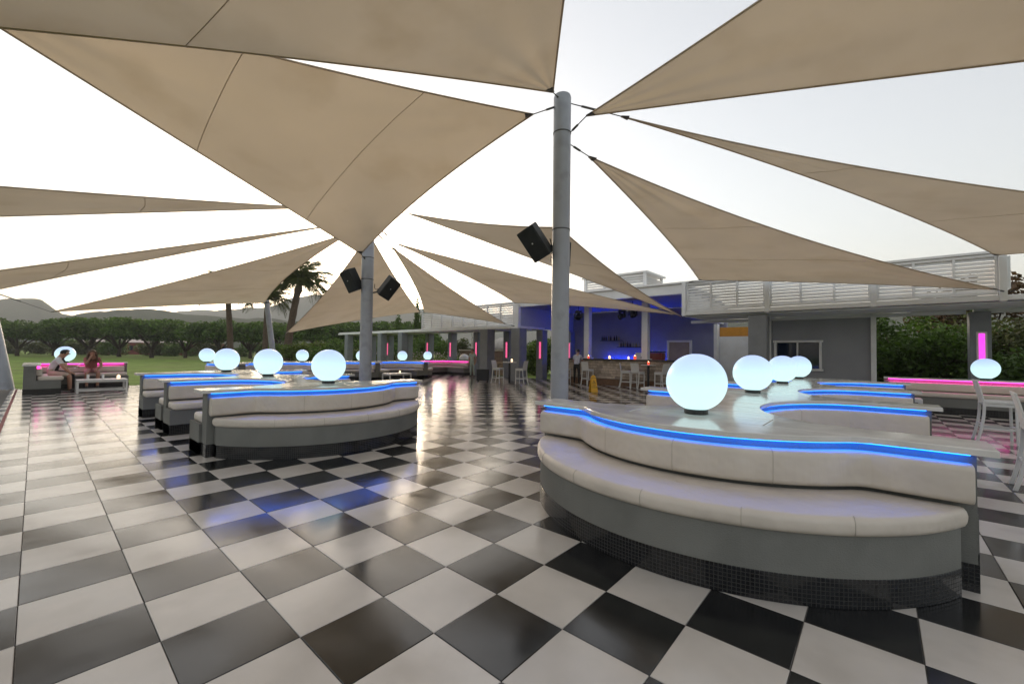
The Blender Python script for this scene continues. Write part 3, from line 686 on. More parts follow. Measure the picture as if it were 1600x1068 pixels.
# ---------------------------------------------------------------- shade sails
def sail(label, A, B, C, anchors, sag=(.09, .09, .09), billow=.0, seams=(.3, .62), drop=0.0):
    A, B, C = Vector(A), Vector(B), Vector(C); cen = (A+B+C)/3
    t = thing('shade_sail', label, 'shade sail', tuple(cen))
    def curve(P, Q, Rr, s, k):
        m = (P+Q)/2; e = (Q-P).normalized(); d = Rr-m; d -= e*d.dot(e); d.normalize()
        return P.lerp(Q, k)+d*(4*k*(1-k)*s*(Q-P).length)+Vector((0, 0, -drop*4*k*(1-k)))
    nrm = (B-A).cross(C-A).normalized(); nrm = nrm if nrm.z > 0 else -nrm
    eb = (C-B).normalized(); db = A-(B+C)/2; db -= eb*db.dot(eb); db.normalize()
    def pt(u, v):
        l = curve(A, B, C, sag[0], u); r = curve(A, C, B, sag[1], u)
        p = l.lerp(r, v)
        p += db*(4*v*(1-v)*sag[2]*(C-B).length*u**2)
        p += nrm*(billow*16*u*(1-u)*v*(1-v))
        p += nrm*.02*math.sin(7*v+3*u)*4*u*(1-u)*4*v*(1-v)
        e = 4*v*(1-v); p += nrm*(.30*u*math.exp(-u*9)*math.sin(v*19)*e)
        for vv in (v, 1-v):
            r = math.hypot(1-u, vv); a = math.atan2(vv, 1-u+1e-6); p += nrm*(.30*r*math.exp(-r*9)*math.sin(a*14)*math.sin(2*a))
        return p-cen
    n = 44; mb = MB()
    vs = [pt(u/n, v/n) for u in range(n+1) for v in range(n+1)]
    fs = [(u*(n+1)+v, u*(n+1)+v+1, (u+1)*(n+1)+v+1, (u+1)*(n+1)+v) for u in range(n) for v in range(n)]
    mb.add(vs, fs); f = mb.build('canvas', sail_m, t, smooth=True)
    bm = bmesh.new(); bm.from_mesh(f.data); bmesh.ops.remove_doubles(bm, verts=bm.verts, dist=1e-4); bm.to_mesh(f.data); bm.free()
    for line in ([pt(k/40, 0) for k in range(41)], [pt(k/40, 1) for k in range(41)], [pt(1, k/40) for k in range(41)]):
        MB().tube(line, .014, 6).build('hem', hem_m, t, smooth=True)
    for u in seams: MB().tube([pt(u, k/24)+Vector((0, 0, -.004)) for k in range(25)], .006, 5, flat=.5).build('seam', hem_m, t, smooth=True)
    for cpt, an in zip((A, B, C), anchors):
        p = cpt-cen; q = p+(cen-cpt).normalized()*.14
        MB().tube([p-(p-q)*.0, q], [.03, .075], 6, flat=.3).build('corner_plate', steel_m, t)
        if an is not None:
            a = Vector(an)-cen; d = a-p; L_ = d.length
            MB().tube([p, p+d*.45], .009, 6).build('cable', steel_m, t)
            MB().tube([p+d*.45, p+d*.75], .02, 8).build('turnbuckle', steel_m, t)
            MB().tube([p+d*.75, a], .009, 6).build('cable', steel_m, t)
    return t
p1 = lambda z, r=0, f=0: (PX1[0]+rgt.x*r+fwd.x*f, PX1[1]+rgt.y*r+fwd.y*f, z)
p2 = lambda z, r=0, f=0: (PX2[0]+rgt.x*r+fwd.x*f, PX2[1]+rgt.y*r+fwd.y*f, z)
sail('largest tan shade sail stretched overhead from the tall thick pole towards the gravel path', (-4.17, 5.75, 6.02), (-8.5, -1.8, 5.0), (1.9, -1.25, 5.75), (p1(6.0), (-8.42, -2.08, 5.55), (1.9, -1.5, 5.6)), (.014, .008, .05), seams=(.6,))
sail('big tan kite shaped sail coming down to a point on the double speaker pole', (-8.13, -1.27, 5.8), (-10.5, 5.74, 4.15), (-4.5, 5.62, 5.70), ((-8.43, -2.08, 5.68), p2(4.0, 0, -.1), p1(5.95)), (.0, .016, .03), seams=(.44, .76))
sail('wide tan sail fanning from the tall thick pole over the near bar stools', (-3.70, 6.08, 5.58), (6.0, 3.0, 5.6), (7.5, 9.5, 4.34), (p1(5.4, .1), (6.42, 3.0, 5.8), (8.02, 9.9, 4.5)), (.012, .005, .06), seams=(.55,))
sail('narrow tan sail running from the tall thick pole to the parapet end', (-3.53, 7.01, 5.92), (2.45, 17.15, 4.36), (7.2, 14.2, 3.3), (p1(5.98, .1), (2.58, 17.25, 4.4), (8.4, 13.9, 2.9)), (.03, .06, .08), seams=(.35, .7))
sail('tan sail hung below the narrow one, stretched along the louvred parapet', (-3.97, 6.62, 5.16), (-5.22, 17.05, 4.47), (2.45, 17.0, 3.40), (p1(5.25, .12), (-5.8, 17.25, 4.45), (2.62, 17.2, 3.35)), (.012, .045, .03), seams=(.4, .7))
sail('thin edge on sail over the lawn side path, highest on that side', (-11.6, 5.0, 5.45), (-10.5, -2.2, 3.74), (-14, -2.0, 3.85), (p2(5.65), (-8.5, -2.1, 5.2), (-14.35, -2.4, 4.0)), (.02, .0, .05), seams=(.5,))
sail('slender pale sail sloping down to the lawn over the side path', (-11.4, 5.3, 4.98), (-16, -1.6, 2.99), (-20, -1.8, 2.78), (p2(5.2), (-14.3, -2.4, 3.9), (-20.25, -2.4, 3.1)), (.0, .015, .05), seams=(.4, .7))
sail('tan sail reaching from the double speaker pole to the mast by the palms', (-11.5, 5.9, 4.92), (-22.6, .35, 2.79), (-22.85, 7.45, 3.85), (p2(5.05), (-24.4, -1.3, 3.6), (-22.97, 7.6, 3.9)), (.02, .03, .04), seams=(.4, .7))
sail('tan sail behind the double speaker pole reaching to the pergola parapet end', (-11.1, 6.3, 4.95), (-21.33, 7.91, 2.33), (-23.3, 17.1, 4.2), (p2(5.05, 0, .1), (-23.2, 8.05, 1.6), (-23.4, 17.25, 4.2)), (.025, .006, .04), seams=(.45, .75))
sail('tan sail between the double speaker pole and the left louvred parapet', (-11.25, 7.2, 4.72), (-22.8, 17.05, 4.15), (-15.3, 16.95, 3.1), (p2(4.95, .05, .1), (-23.1, 17.25, 4.2), (-14.7, 17.2, 2.95)), (.015, .02, .035), seams=(.45, .75))
sail('long tan sail crossing from the double speaker pole to the bar corner', (-11.0, 7.2, 4.80), (-14.75, 17.05, 4.23), (-6.05, 17.0, 3.15), (p2(5.1, .08, .1), (-14.78, 17.2, 4.3), (-5.9, 17.2, 3.05)), (.03, .015, .05), seams=(.45, .75))
sail('tan sail slung between both poles and the bar corner post', (-5.84, 16.9, 3.06), (-9.55, 6.6, 5.27), (-4.38, 6.28, 3.84), ((-5.88, 17.2, 2.98), p2(5.5, .1, .05), p1(3.9, -.1, .05)), (.03, .03, .05), seams=(.4, .7))

# ---------------------------------------------------------------- stools, tables, small things
def make_stool(label, loc, rz, group=None):
    """white bar stool, faces +X"""
    t = thing('bar_stool', label, 'bar stool', loc, rz, group)
    MB().box((.02, 0, .74), (.42, .42, .055)).build('seat', white_f, t, bev=.015, seg=3)
    b = MB(); rs = []
    for k in range(9):
        z = .70+.44*k/8; x = -.19-.085*(k/8)**1.4
        rs.append([(x-.012, -.205, z), (x+.012, -.205, z), (x+.012, .205, z), (x-.012, .205, z)])
    b.rings(rs); b.build('backrest', white_f, t, bev=.008)
    for sy in (-1, 1):
        rs = []
        for k in range(11):
            z = .76*k/10; x = -.185-.10*(1-k/10)**2.2; y = sy*.19; w = .02
            rs.append([(x-w, y-w*.9, z), (x+w, y-w*.9, z), (x+w, y+w*.9, z), (x-w, y+w*.9, z)])
        m = MB(); m.rings(rs); m.build('leg', white_f, t, bev=.006)
        rs = []
        for k in range(5):
            z = .74*k/4; x = .20+.012*(1-k/4); y = sy*.19; w = .019
            rs.append([(x-w, y-w, z), (x+w, y-w, z), (x+w, y+w, z), (x-w, y+w, z)])
        m = MB(); m.rings(rs); m.build('leg', white_f, t, bev=.006)
        MB().box((0, sy*.19, .26), (.40, .02, .035)).build('stretcher', white_f, t, bev=.004)
        MB().box((0, sy*.185, .69), (.38, .022, .06)).build('apron', white_f, t, bev=.004)
    MB().box((.195, 0, .30), (.02, .36, .035)).build('stretcher', white_f, t, bev=.004)
    MB().box((-.21, 0, .33), (.02, .36, .035)).build('stretcher', white_f, t, bev=.004)
    return t
make_stool('white bar stool in front of the magenta bench and its globe', (1.66, 11.74, 0), R(2))
st0 = make_stool('white bar stool nearest the end of the curved counter island', (1.50, 7.75, 0), R(-4))
make_stool('white bar stool on the far side of the table near the magenta bench', (2.75, 12.75, 0), R(-95))
def dup(o, label, loc, rz, group=None):
    c = copy_tree(o); c['label'] = label; c.location = loc; c.rotation_euler = (0, 0, rz)
    if group: c['group'] = group
    elif 'group' in c: del c['group']
    return c
dup(st0, 'white bar stool beside the black floor speaker, at the high round table', (-14.35, 15.35, 0), R(10))
dup(st0, 'white bar stool across the high table from the black floor speaker', (-13.15, 15.75, 0), R(190))
for i, (x, y, a) in enumerate(((-8.75, 18.0, 20), (-8.05, 17.75, 80), (-7.05, 17.95, 160))):
    dup(st0, 'white bar stool at the small table by the right end of the stone bar', (x, y, 0), R(a), 'stools by the stone bar')
dup(st0, 'white bar stool at the stone bar to the right of the waiter', (-10.8, 18.05, 0), R(85))
dup(st0, 'white bar stool at the stone bar behind the waiter', (-12.15, 18.1, 0), R(95))
def high_table(label, loc, r=.34, top=white_f, leg=blackp, h=1.07):
    t = thing('high_table', label, 'table', loc)
    MB().lathe([(.02, h-.03), (r, h-.03), (r+.006, h-.015), (r, h), (.02, h)], 32).build('table_top', top, t, auto=40)
    MB().lathe([(.05, .02), (.05, h-.03)], 16).build('column', leg, t, auto=40)
    MB().lathe([(.26, 0), (.26, .012), (.10, .03), (.05, .05)], 28).build('base', leg, t, auto=40)
    return t
high_table('high round table with dark leg between two white stools', (-13.75, 15.55, 0))
high_table('high table with candle before the right end of the stone bar', (-7.75, 18.2, 0), .32)
t = thing('high_table', 'white square high table beside the near bar stools', 'table', (2.45, 11.85, 0))
MB().box((0, 0, 1.05), (.75, .75, .04)).build('table_top', white_f, t, bev=.01)
for sx in (-1, 1):
    for sy in (-1, 1): MB().box((sx*.33, sy*.33, .515), (.045, .045, 1.03)).build('leg', white_f, t, bev=.005)
for sx in (-1, 1): MB().box((sx*.33, 0, .25), (.03, .62, .04)).build('stretcher', white_f, t, bev=.004)
def low_table(label, loc, sx, sy, rz=0, h=.44):
    t = thing('coffee_table', label, 'table', loc, rz)
    n = 6
    for k in range(n): MB().box((0, -sy/2+sy/n*(k+.5), h-.012), (sx, sy/n-.006, .024)).build('slat', white_f, t, bev=.004)
    for a in (-1, 1):
        for b in (-1, 1): MB().box((a*(sx/2-.03), b*(sy/2-.03), (h-.024)/2), (.055, .055, h-.024)).build('leg', white_f, t, bev=.006)
        MB().box((a*(sx/2-.03), 0, .09), (.04, sy-.11, .05)).build('rail', white_f, t, bev=.005)
        MB().box((0, a*(sy/2-.03), .09), (sx-.11, .04, .05)).build('rail', white_f, t, bev=.005)
        MB().box((a*(sx/2-.03), 0, h-.055), (.045, sy-.11, .05)).build('apron', white_f, t, bev=.005)
        MB().box((0, a*(sy/2-.03), h-.055), (sx-.11, .045, .05)).build('apron', white_f, t, bev=.005)
    return t
low_table('white slatted coffee table with drinks before the seated guests', (-20.1, 1.55, 0), .75, 1.25)
low_table('white coffee table with a candle before the far blue lit island', (-18.0, 11.9, 0), .7, 1.25)
low_table('white coffee table standing before the magenta bench', (.35, 15.75, 0), 1.1, .7)
flame = emit_mat('candle_flame', (1.0, .55, .25), 9)
cup_r = M('red_glass', (.55, .06, .04), rough=.2, emit=(1, .12, .06), estr=.35); cup_w = M('frosted_glass', (.8, .72, .65), rough=.3, emit=(1, .7, .45), estr=.5)
def candle(label, x, y, z, red=False, s=1.0, grp=None):
    t = thing('candle_holder', label, 'candle', (x, y, z), 0, grp)
    MB().lathe([(.030*s, 0), (.036*s, .01), (.04*s, .09*s), (.036*s, .09*s), (.03*s, .02)], 16).build('cup', cup_r if red else cup_w, t, auto=50)
    MB().lathe([(.002, .03*s), (.016*s, .05*s), (.014*s, .075*s), (.002, .11*s)], 10).build('flame', flame, t, smooth=True)
candle('lit candle cup on the coffee table before the seated guests', -19.95, 1.95, .44, s=1.3)
candle('lit candle on the coffee table before the far island', -17.9, 12.0, .44, s=1.2)
candle('lit candle on the high table by the black floor speaker', -13.65, 15.6, 1.07, s=1.4)
candle('red candle cup on the high table by the stone bar', -7.75, 18.2, 1.07, True, 1.4)
candle('red candle cup on the stone bar near the waiter', -11.15, 18.72, 1.29, True, 1.5)
candle('white candle cup on the middle of the stone bar', -9.95, 18.7, 1.29, s=1.5)
candle('white candle cup on the stone bar beside a red one', -8.95, 18.7, 1.29, s=1.2)
candle('red candle cup on the stone bar at the white column', -8.65, 18.75, 1.29, True, 1.8)
def drink(label, x, y, z, col, h=.16):
    t = thing('drink_glass', label, 'glass', (x, y, z))
    MB().lathe([(.03, 0), (.034, .01), (.038, h), (.033, h), (.028, .02)], 14).build('glass', M('clear_glass', (.7, .72, .72), rough=.1), t, auto=50)
    MB().lathe([(.029, .012), (.036, h*.9), (.002, h*.9)], 14).build('drink', M('drink_%s' % label[:6], col, rough=.15), t, auto=50)
drink('yellow drink in a glass on the coffee table', -20.3, 1.22, .44, (.7, .5, .03))
drink('reddish drink in a glass on the coffee table', -20.2, 1.58, .44, (.5, .05, .03))
# floor speaker
t = thing('floor_speaker', 'black covered speaker standing on the floor by a wide column', 'speaker', (-15.36, 15.30, 0), R(38))
MB().box((0, 0, .37), (.62, .42, .58)).build('cabinet', black_m, t, bev=.03, seg=3)
MB().box((0, -.214, .37), (.54, .01, .50)).build('grille', blackp, t, bev=.003)
for a in (-1, 1):
    for b in (-1, 1): MB().lathe([(.03, 0), (.03, .085)], 10, (a*.24, b*.14, 0)).build('foot', blackp, t)
# wet floor sign
t = thing('wet_floor_sign', 'yellow folding wet floor sign standing on the checkered floor', 'sign', (-8.62, 14.85, 0), R(52))
for s in (-1, 1):
    th = R(13)*s; m4 = Matrix.Rotation(-th, 3, 'X')
    pan = MB(); pts = [(-.14, 0), (.14, 0), (.10, .58), (.055, .66), (-.055, .66), (-.10, .58)]
    f = lambda x, z, o: (x, s*(-.15+z*.2)*-1*-1 + o, z)
    pan.add([(x, s*(.16-z*.225)+.008, z) for x, z in pts]+[(x, s*(.16-z*.225)-.008, z) for x, z in pts], [tuple(range(6)), tuple(reversed(range(6, 12)))]+[(i, (i+1) % 6, (i+1) % 6+6, i+6) for i in range(6)])
    p = pan.build('panel', yellow_m, t)
    if s < 0:
        mk = MB(); o = -.0105
        def at(x, z): return (x, s*(.16-z*.225)-.0095, z)
        # warning triangle outline, slipping figure and lettering bars
        tri = [(0, .47), (-.075, .335), (.075, .335)]; tin = [(0, .445), (-.056, .347), (.056, .347)]
        mk.add([at(*q) for q in tri]+[at(*q) for q in tin], [(0, 1, 4, 3), (1, 2, 5, 4), (2, 0, 3, 5)])
        for seg in (((-.012, .36), (.012, .395)), ((.012, .395), (-.002, .42)), ((.012, .395), (.03, .365))):
            (x0, z0), (x1, z1) = seg; dx, dz = x1-x0, z1-z0; l = math.hypot(dx, dz); nx, nz = -dz/l*.005, dx/l*.005
            mk.add([at(x0+nx, z0+nz), at(x0-nx, z0-nz), at(x1-nx, z1-nz), at(x1+nx, z1+nz)], [(0, 1, 2, 3)])
        mk.build('pictogram', blackp, p)
MB().tube([(-.05, 0, .655), (.05, 0, .655)], .018, 8).build('hinge', yellow_m, t)
def sign_text(body, z, size):
    cu = bpy.data.curves.new('lettering', 'FONT'); cu.body = body; cu.size = size; cu.align_x = 'CENTER'; cu.extrude = .0008
    o = bpy.data.objects.new('tmp', cu); COL.objects.link(o); dg = bpy.context.evaluated_depsgraph_get()
    me = bpy.data.meshes.new_from_object(o.evaluated_get(dg)); COL.objects.unlink(o); bpy.data.objects.remove(o)
    me.materials.clear(); me.materials.append(blackp)
    q = link('lettering', me, t, (0, -(.16-z*.225)-.0105, z), (R(90)-math.atan(.225), 0, 0)); return q
sign_text('CAUTION', .54, .05); sign_text('WET', .24, .07); sign_text('FLOOR', .17, .07)
# bar fittings
bott = [M('bottle_%d' % i, c, rough=.15, var=.1) for i, c in enumerate(((.05, .03, .015), (.35, .28, .12), (.03, .06, .03), (.45, .42, .38)))]
for si, (x0, z, n) in enumerate(((-12.45, 2.34, 9), (-11.35, 1.96, 10))):
    for k in range(n):
        h = random.uniform(.24, .32); r = .036
        o = MB().lathe([(r, 0), (r, h*.58), (r*.4, h*.72), (r*.36, h*.97), (r*.42, h)], 10).build('bottle', bott[random.randrange(4)], None, auto=50, loc=(x0+k*.135+random.uniform(-.02, .02), 22.48, z))
        tag(o, ['bottle on the upper shelf of the blue bar wall', 'bottle on the lower shelf of the blue bar wall'][si], 'bottle', ['bottles on the upper shelf', 'bottles on the lower shelf'][si])
t = thing('espresso_machine', 'dark red espresso machine on the back of the bar', 'machine', (-8.35, 20.6, 0))
MB().box((0, 0, .6), (.9, .6, 1.2)).build('stand', blue_wall, t, bev=.01)
MB().box((0, 0, 1.42), (.72, .45, .40)).build('body', M('machine_red', (.22, .03, .025), rough=.3), t, bev=.03)
MB().box((0, 0, 1.66), (.78, .5, .06)).build('cup_tray', blackp, t, bev=.01)
for k in (-.2, .15): MB().lathe([(.025, 0), (.04, .06)], 12, (k, -.05, 1.69)).build('cup', white_f, t)
o = MB().box((0, 0, .31), (.36, .4, .62)); o = o.build('fridge_cabinet', white_p, None, bev=.015, loc=(-9.15, 20.45, 1.0)); 
tag(o, 'upright white cabinet on the bar beside the espresso machine', 'cabinet')
MB().box((0, .1, -.5), (.5, .5, 1.0)).build('plinth', blue_wall, o); MB().box((.15, -.215, .32), (.02, .03, .2)).build('handle', blackp, o)
def stage_light(label, x, y, z, ztop, yaw, tilt):
    t = thing('stage_light', label, 'stage light', (x, y, z), yaw)
    MB().tube([(0, 0, .16), (0, 0, ztop-z)], .02, 8).build('hanger', blackp, t)
    MB().box((0, 0, .20), (.28, .24, .12)).build('base', blackp, t, bev=.015)
    for s in (-1, 1): MB().box((s*.19, 0, .03), (.04, .12, .34)).build('yoke_arm', blackp, t, bev=.008)
    h = MB().lathe([(.06, -.2), (.13, -.12), (.15, .02), (.15, .14), (.13, .16), (.11, .13), (.001, .13)], 20).build('head', blackp, t, auto=40)
    h.matrix_local = Matrix.Translation((0, 0, -.05)) @ Matrix.Rotation(tilt, 4, 'X')
    l = MB().lathe([(.11, .135), (.05, .15), (.001, .152)], 16).build('lens', glass_d, h, smooth=True)
stage_light('black moving head stage light left of the first bar column', -11.95, 19.0, 3.55, 4.05, .3, R(140))
stage_light('black moving head stage light between the two bar columns', -9.45, 19.0, 3.45, 4.05, -.5, R(110))
stage_light('black moving head stage light by the second bar column', -8.7, 18.6, 3.5, 4.05, .9, R(150))
stage_light('black moving head stage light near the tall pole side of the bar', -12.95, 19.0, 3.45, 4.05, 1.2, R(130))
# mushroom shaped heater
t = thing('mushroom_lamp', 'white mushroom shaped lamp standing by the tan oven wall', 'lamp', (-21.9, 19.95, 0))
MB().lathe([(.24, 0), (.24, .04), (.2, .06), (.14, .9), (.13, 1.0)], 20).build('stem', white_f, t, auto=40)
MB().lathe([(.36, .98), (.37, 1.02), (.34, 1.16), (.25, 1.30), (.10, 1.38), (.002, 1.40)], 24).build('cap', white_f, t, smooth=True)

# ---------------------------------------------------------------- people
def person(label, loc, rz, J, cols, hair=None, hr=.0, scale=1.0):
    """J: joint positions, facing +Y. One skinned, continuous body with clothing by region."""
    t = thing('person', label, 'person', loc, rz)
    order = ['pelvis', 'waist', 'chest', 'neck', 'head', 'crown', 'shL', 'elL', 'wrL', 'haL', 'shR', 'elR', 'wrR', 'haR', 'hipL', 'knL', 'anL', 'toL', 'hipR', 'knR', 'anR', 'toR']
    rad = dict(pelvis=(.155, .12), waist=(.145, .105), chest=(.165, .115), neck=(.058, .058), head=(.085, .098), crown=(.07, .085), shL=(.07, .07), elL=(.045, .045), wrL=(.03, .03), haL=(.034, .02), hipL=(.095, .095), knL=(.062, .062), anL=(.042, .042), toL=(.04, .03))
    edges = [('pelvis', 'waist'), ('waist', 'chest'), ('chest', 'neck'), ('neck', 'head'), ('head', 'crown'), ('chest', 'shL'), ('shL', 'elL'), ('elL', 'wrL'), ('wrL', 'haL'), ('chest', 'shR'), ('shR', 'elR'), ('elR', 'wrR'), ('wrR', 'haR'), ('pelvis', 'hipL'), ('hipL', 'knL'), ('knL', 'anL'), ('anL', 'toL'), ('pelvis', 'hipR'), ('hipR', 'knR'), ('knR', 'anR'), ('anR', 'toR')]
    me = bpy.data.meshes.new('body'); me.from_pydata([J[k] for k in order], [(order.index(a), order.index(b)) for a, b in edges], [])
    o = bpy.data.objects.new('body', me); COL.objects.link(o)
    sk = o.modifiers.new('skin', 'SKIN'); sk.use_smooth_shade = True; o.modifiers.new('sub', 'SUBSURF').levels = 2; o.modifiers['sub'].render_levels = 2
    for i, k in enumerate(order):
        sv = me.skin_vertices[0].data[i]; kk = k.replace('R', 'L') if k[-1] == 'R' else k; sv.radius = rad[kk]; sv.use_root = (k == 'pelvis')
    dg = bpy.context.evaluated_depsgraph_get(); m2 = bpy.data.meshes.new_from_object(o.evaluated_get(dg)); bpy.data.objects.remove(o)
    m2.name = 'body'; m2.materials.clear()
    for m in cols: m2.materials.append(m)       # skin, top, bottom, shoes
    V = {k: Vector(J[k]) for k in order}
    def dseg(p, a, b):
        ab = V[b]-V[a]; k = max(0, min(1, (p-V[a]).dot(ab)/max(ab.length_squared, 1e-9))); return (p-(V[a]+ab*k)).length, k
    reg = {}
    for a, b in edges:
        r = 0
        if b in ('waist', 'chest') or b.startswith('sh'): r = 1
        elif b.startswith('hip'): r = 2
        elif b.startswith('el'): r = 1.5
        elif b.startswith('kn'): r = 2
        elif b.startswith('an'): r = 2.5
        elif b.startswith('to'): r = 3
        reg[(a, b)] = r
    long_tr = cols[4] if len(cols) > 4 else None
    for pl in m2.polygons:
        best = min(((*dseg(pl.center, a, b), a, b) for a, b in edges), key=lambda q: q[0]); r = reg[(best[2], best[3])]
        if r == 1.5: r = 1 if best[1] < (.55 if not hair or hair != 'sleeve' else 1) else 0
        if r == 2.5: r = 2 if J.get('long') else 0
        if best[3] == 'neck' and best[1] > .6: r = 0
        if best[3] == 'waist' and best[1] < .25: r = 2
        pl.material_index = int(r); pl.use_smooth = True
    b = link('body', m2, t)
    # hands with five fingers
    for s in ('L', 'R'):
        w, h = V['wr'+s], V['ha'+s]; d = (h-w).normalized(); side = d.cross(Vector((0, 0, 1))); side = side.normalized() if side.length > .1 else Vector((1, 0, 0)); dn = side.cross(d)
        hm = MB()
        hm.tube([w+d*.02, w+d*.06, w+d*.10], [.02, .036, .034], 8, flat=.5)
        for k in range(4):
            a = h+side*(-.026+.0175*k)+d*.005; L_ = (.062, .072, .068, .052)[k]
            hm.tube([a, a+d*L_*.5-dn*.004, a+d*L_*.85-dn*.02, a+d*L_*.9-dn*.034], [.0095, .009, .008, .006], 6)
        a = w+d*.045+side*.03; hm.tube([a, a+side*.025+d*.025, a+side*.03+d*.05-dn*.01], [.011, .0095, .007], 6)
        hm.build('hand', cols[0], t, smooth=True)
    hd, cr = V['head'], V['crown']; up = (cr-hd).normalized(); fw = Vector(J['look']).normalized(); fw = (fw-up*fw.dot(up)).normalized(); rt = fw.cross(up)
    fm = MB()
    fm.tube([hd+fw*.085+up*.02, hd+fw*.108-up*.012, hd+fw*.088-up*.02], [.008, .014, .008], 6)
    for s in (-1, 1): fm.tube([hd+rt*s*.083+up*.015, hd+rt*s*.096-up*.01, hd+rt*s*.084-up*.035], [.01, .016, .008], 6)
    fm.build('nose_and_ears', cols[0], t, smooth=True)
    em = MB()
    for s in (-1, 1): em.tube([hd+fw*.082+rt*s*.032+up*.03, hd+fw*.093+rt*s*.032+up*.03], [.009, .006], 6)
    em.tube([hd+fw*.083-up*.05-rt*.022, hd+fw*.092-up*.05, hd+fw*.083-up*.05+rt*.022], .005, 5)
    em.build('eyes_and_mouth', M('face_dark', (.10, .04, .03), rough=.5), t, smooth=True)
    hm = MB(); rs = []
    for i in range(9):
        a = math.pi*i/8*.62; n = 18
        rs.append([tuple(hd+up*(.03+.113*math.cos(a))+(rt*math.cos(2*math.pi*k/n)*.098+fw*(math.sin(2*math.pi*k/n)*.107 if math.sin(2*math.pi*k/n) < 0 else math.sin(2*math.pi*k/n)*.10*(1 if a < 1.05 else .55)))*max(math.sin(a), .02)) for k in range(n)])
    hm.rings(rs)
    if hr:
        for k in range(40):
            an = R(195+150*k/39); s0 = hd+up*.07+rt*math.cos(an)*.09+fw*math.sin(an)*.09
            e = Vector((random.uniform(-.03, .03), random.uniform(-.02, .03), -hr+random.uniform(-.06, .02)))
            hm.tube([s0, s0+e*.4+(rt*math.cos(an)+fw*math.sin(an))*.045, s0+e*.75+(rt*math.cos(an)+fw*math.sin(an))*.05+fw*.02, s0+e+fw*.05], [.02, .026, .022, .006], 6)
    hm.build('hair', hair if hair not in (None, 'sleeve') else M('dark_hair', (.02, .014, .01), rough=.6), t, smooth=True)
    return t
H = .555
def seated(lean=.18, hand_y=.55, hand_z=.62, knee=.46, look=(0, 1, -.3), long=False, hx=.12, face=False):
    J = dict(pelvis=(0, 0, H+.11), waist=(0, lean*.3, H+.30), chest=(0, lean*.85, H+.50), neck=(0, lean*1.15, H+.64), head=(0, lean*1.4+.02, H+.745), crown=(0, lean*1.45+.03, H+.83))
    for s, n in ((-1, 'L'), (1, 'R')):
        J['sh'+n] = (s*.185, lean*.95, H+.54); J['el'+n] = (s*.25, lean*.95+.14, H+.29); J['wr'+n] = (s*hx, hand_y, hand_z); J['ha'+n] = (s*(hx-.03), hand_y+.07, hand_z-.02)
        J['hip'+n] = (s*.10, .06, H+.09); J['kn'+n] = (s*.15, knee, H+.045); J['an'+n] = (s*.14, knee+.02, .085); J['to'+n] = (s*.15, knee+.16, .045)
    if face:
        J['elR'] = (.17, lean+.20, H+.33); J['wrR'] = (.06, lean*1.4+.15, H+.60); J['haR'] = (.03, lean*1.4+.125, H+.665)
    J['look'] = look; J['long'] = long; return J
def standing(lean=.0, hand=(.22, .05, .85), look=(0, 1, -.2), long=True):
    J = dict(pelvis=(0, 0, .95), waist=(0, lean*.3, 1.12), chest=(0, lean, 1.34), neck=(0, lean*1.2, 1.49), head=(0, lean*1.4+.02, 1.61), crown=(0, lean*1.45+.02, 1.70))
    for s, n in ((-1, 'L'), (1, 'R')):
        J['sh'+n] = (s*.18, lean, 1.40); J['el'+n] = (s*.25, (lean+hand[1])/2-.04, 1.13); J['wr'+n] = (s*hand[0], hand[1], hand[2]); J['ha'+n] = (s*(hand[0]-.01), hand[1]+.05, hand[2]-.05)
        J['hip'+n] = (s*.095, 0, .90); J['kn'+n] = (s*.11, .03, .49); J['an'+n] = (s*.12, -.02, .085); J['to'+n] = (s*.14, .13, .045)
    J['look'] = look; J['long'] = long; return J
tee = M('white_tee', (.62, .62, .64), rough=.85, var=.06); beige = M('beige_shorts', (.48, .40, .32), rough=.9); dkcl = M('dark_cloth', (.02, .022, .022), rough=.9)
redp = M('rose_print_dress', (.30, .12, .10), rough=.9, var=.6, scale=40); palec = M('pale_green_cloth', (.42, .50, .44), rough=.9); trous = M('black_trousers', (.015, .014, .014), rough=.85)
shoe = M('shoe_dark', (.03, .025, .02), rough=.6); wshirt = M('waiter_shirt', (.50, .50, .58), rough=.85); bluep = M('violet_shirt', (.25, .22, .42), rough=.9); brownh = M('brown_hair', (.10, .055, .028), rough=.6); gingh = M('auburn_hair', (.09, .04, .02), rough=.6)
person('man in white t-shirt and beige shorts leaning forward on the corner bench', (-20.75, .30, 0), R(-6), seated(.24, .50, .66, .50), [skin_t, tee, beige, shoe], M('short_dark_hair', (.012, .01, .009), rough=.7))
p = person('person in dark top reading from a tablet beyond the man in white', (-21.4, .42, 0), R(-4), seated(.20, .52, .86, .48, long=True, hx=.13), [skin_m, dkcl, trous, shoe], gingh)
person('woman with long brown hair and patterned dress resting her chin on one hand', (-22.28, 1.42, 0), R(-90), seated(.16, .40, .68, .50, look=(0, 1, 0), face=True), [skin_t, redp, M('pink_skirt', (.45, .22, .22), rough=.9), shoe], brownh, .34)
person('waiter in pale shirt and black trousers leaning at the stone bar', (-11.5, 18.15, 0), R(15), standing(.16, (.2, .38, 1.30)), [skin_m, wshirt, trous, shoe])
person('person in pale green clothes standing near the mushroom lamp', (-18.9, 17.9, 0), R(200), standing(.02), [skin_m, palec, palec, shoe])
pz = person('person in violet top sitting on the far side of the lawn edge island', (-22.75, 12.95, 0), R(80), seated(.05, .35, .66, .45), [skin_m, bluep, trous, shoe], gingh, .22)
tb = thing('tablet', 'thin bright tablet held by the person in dark top', 'tablet', (-21.37, 1.02, .86), R(-4))
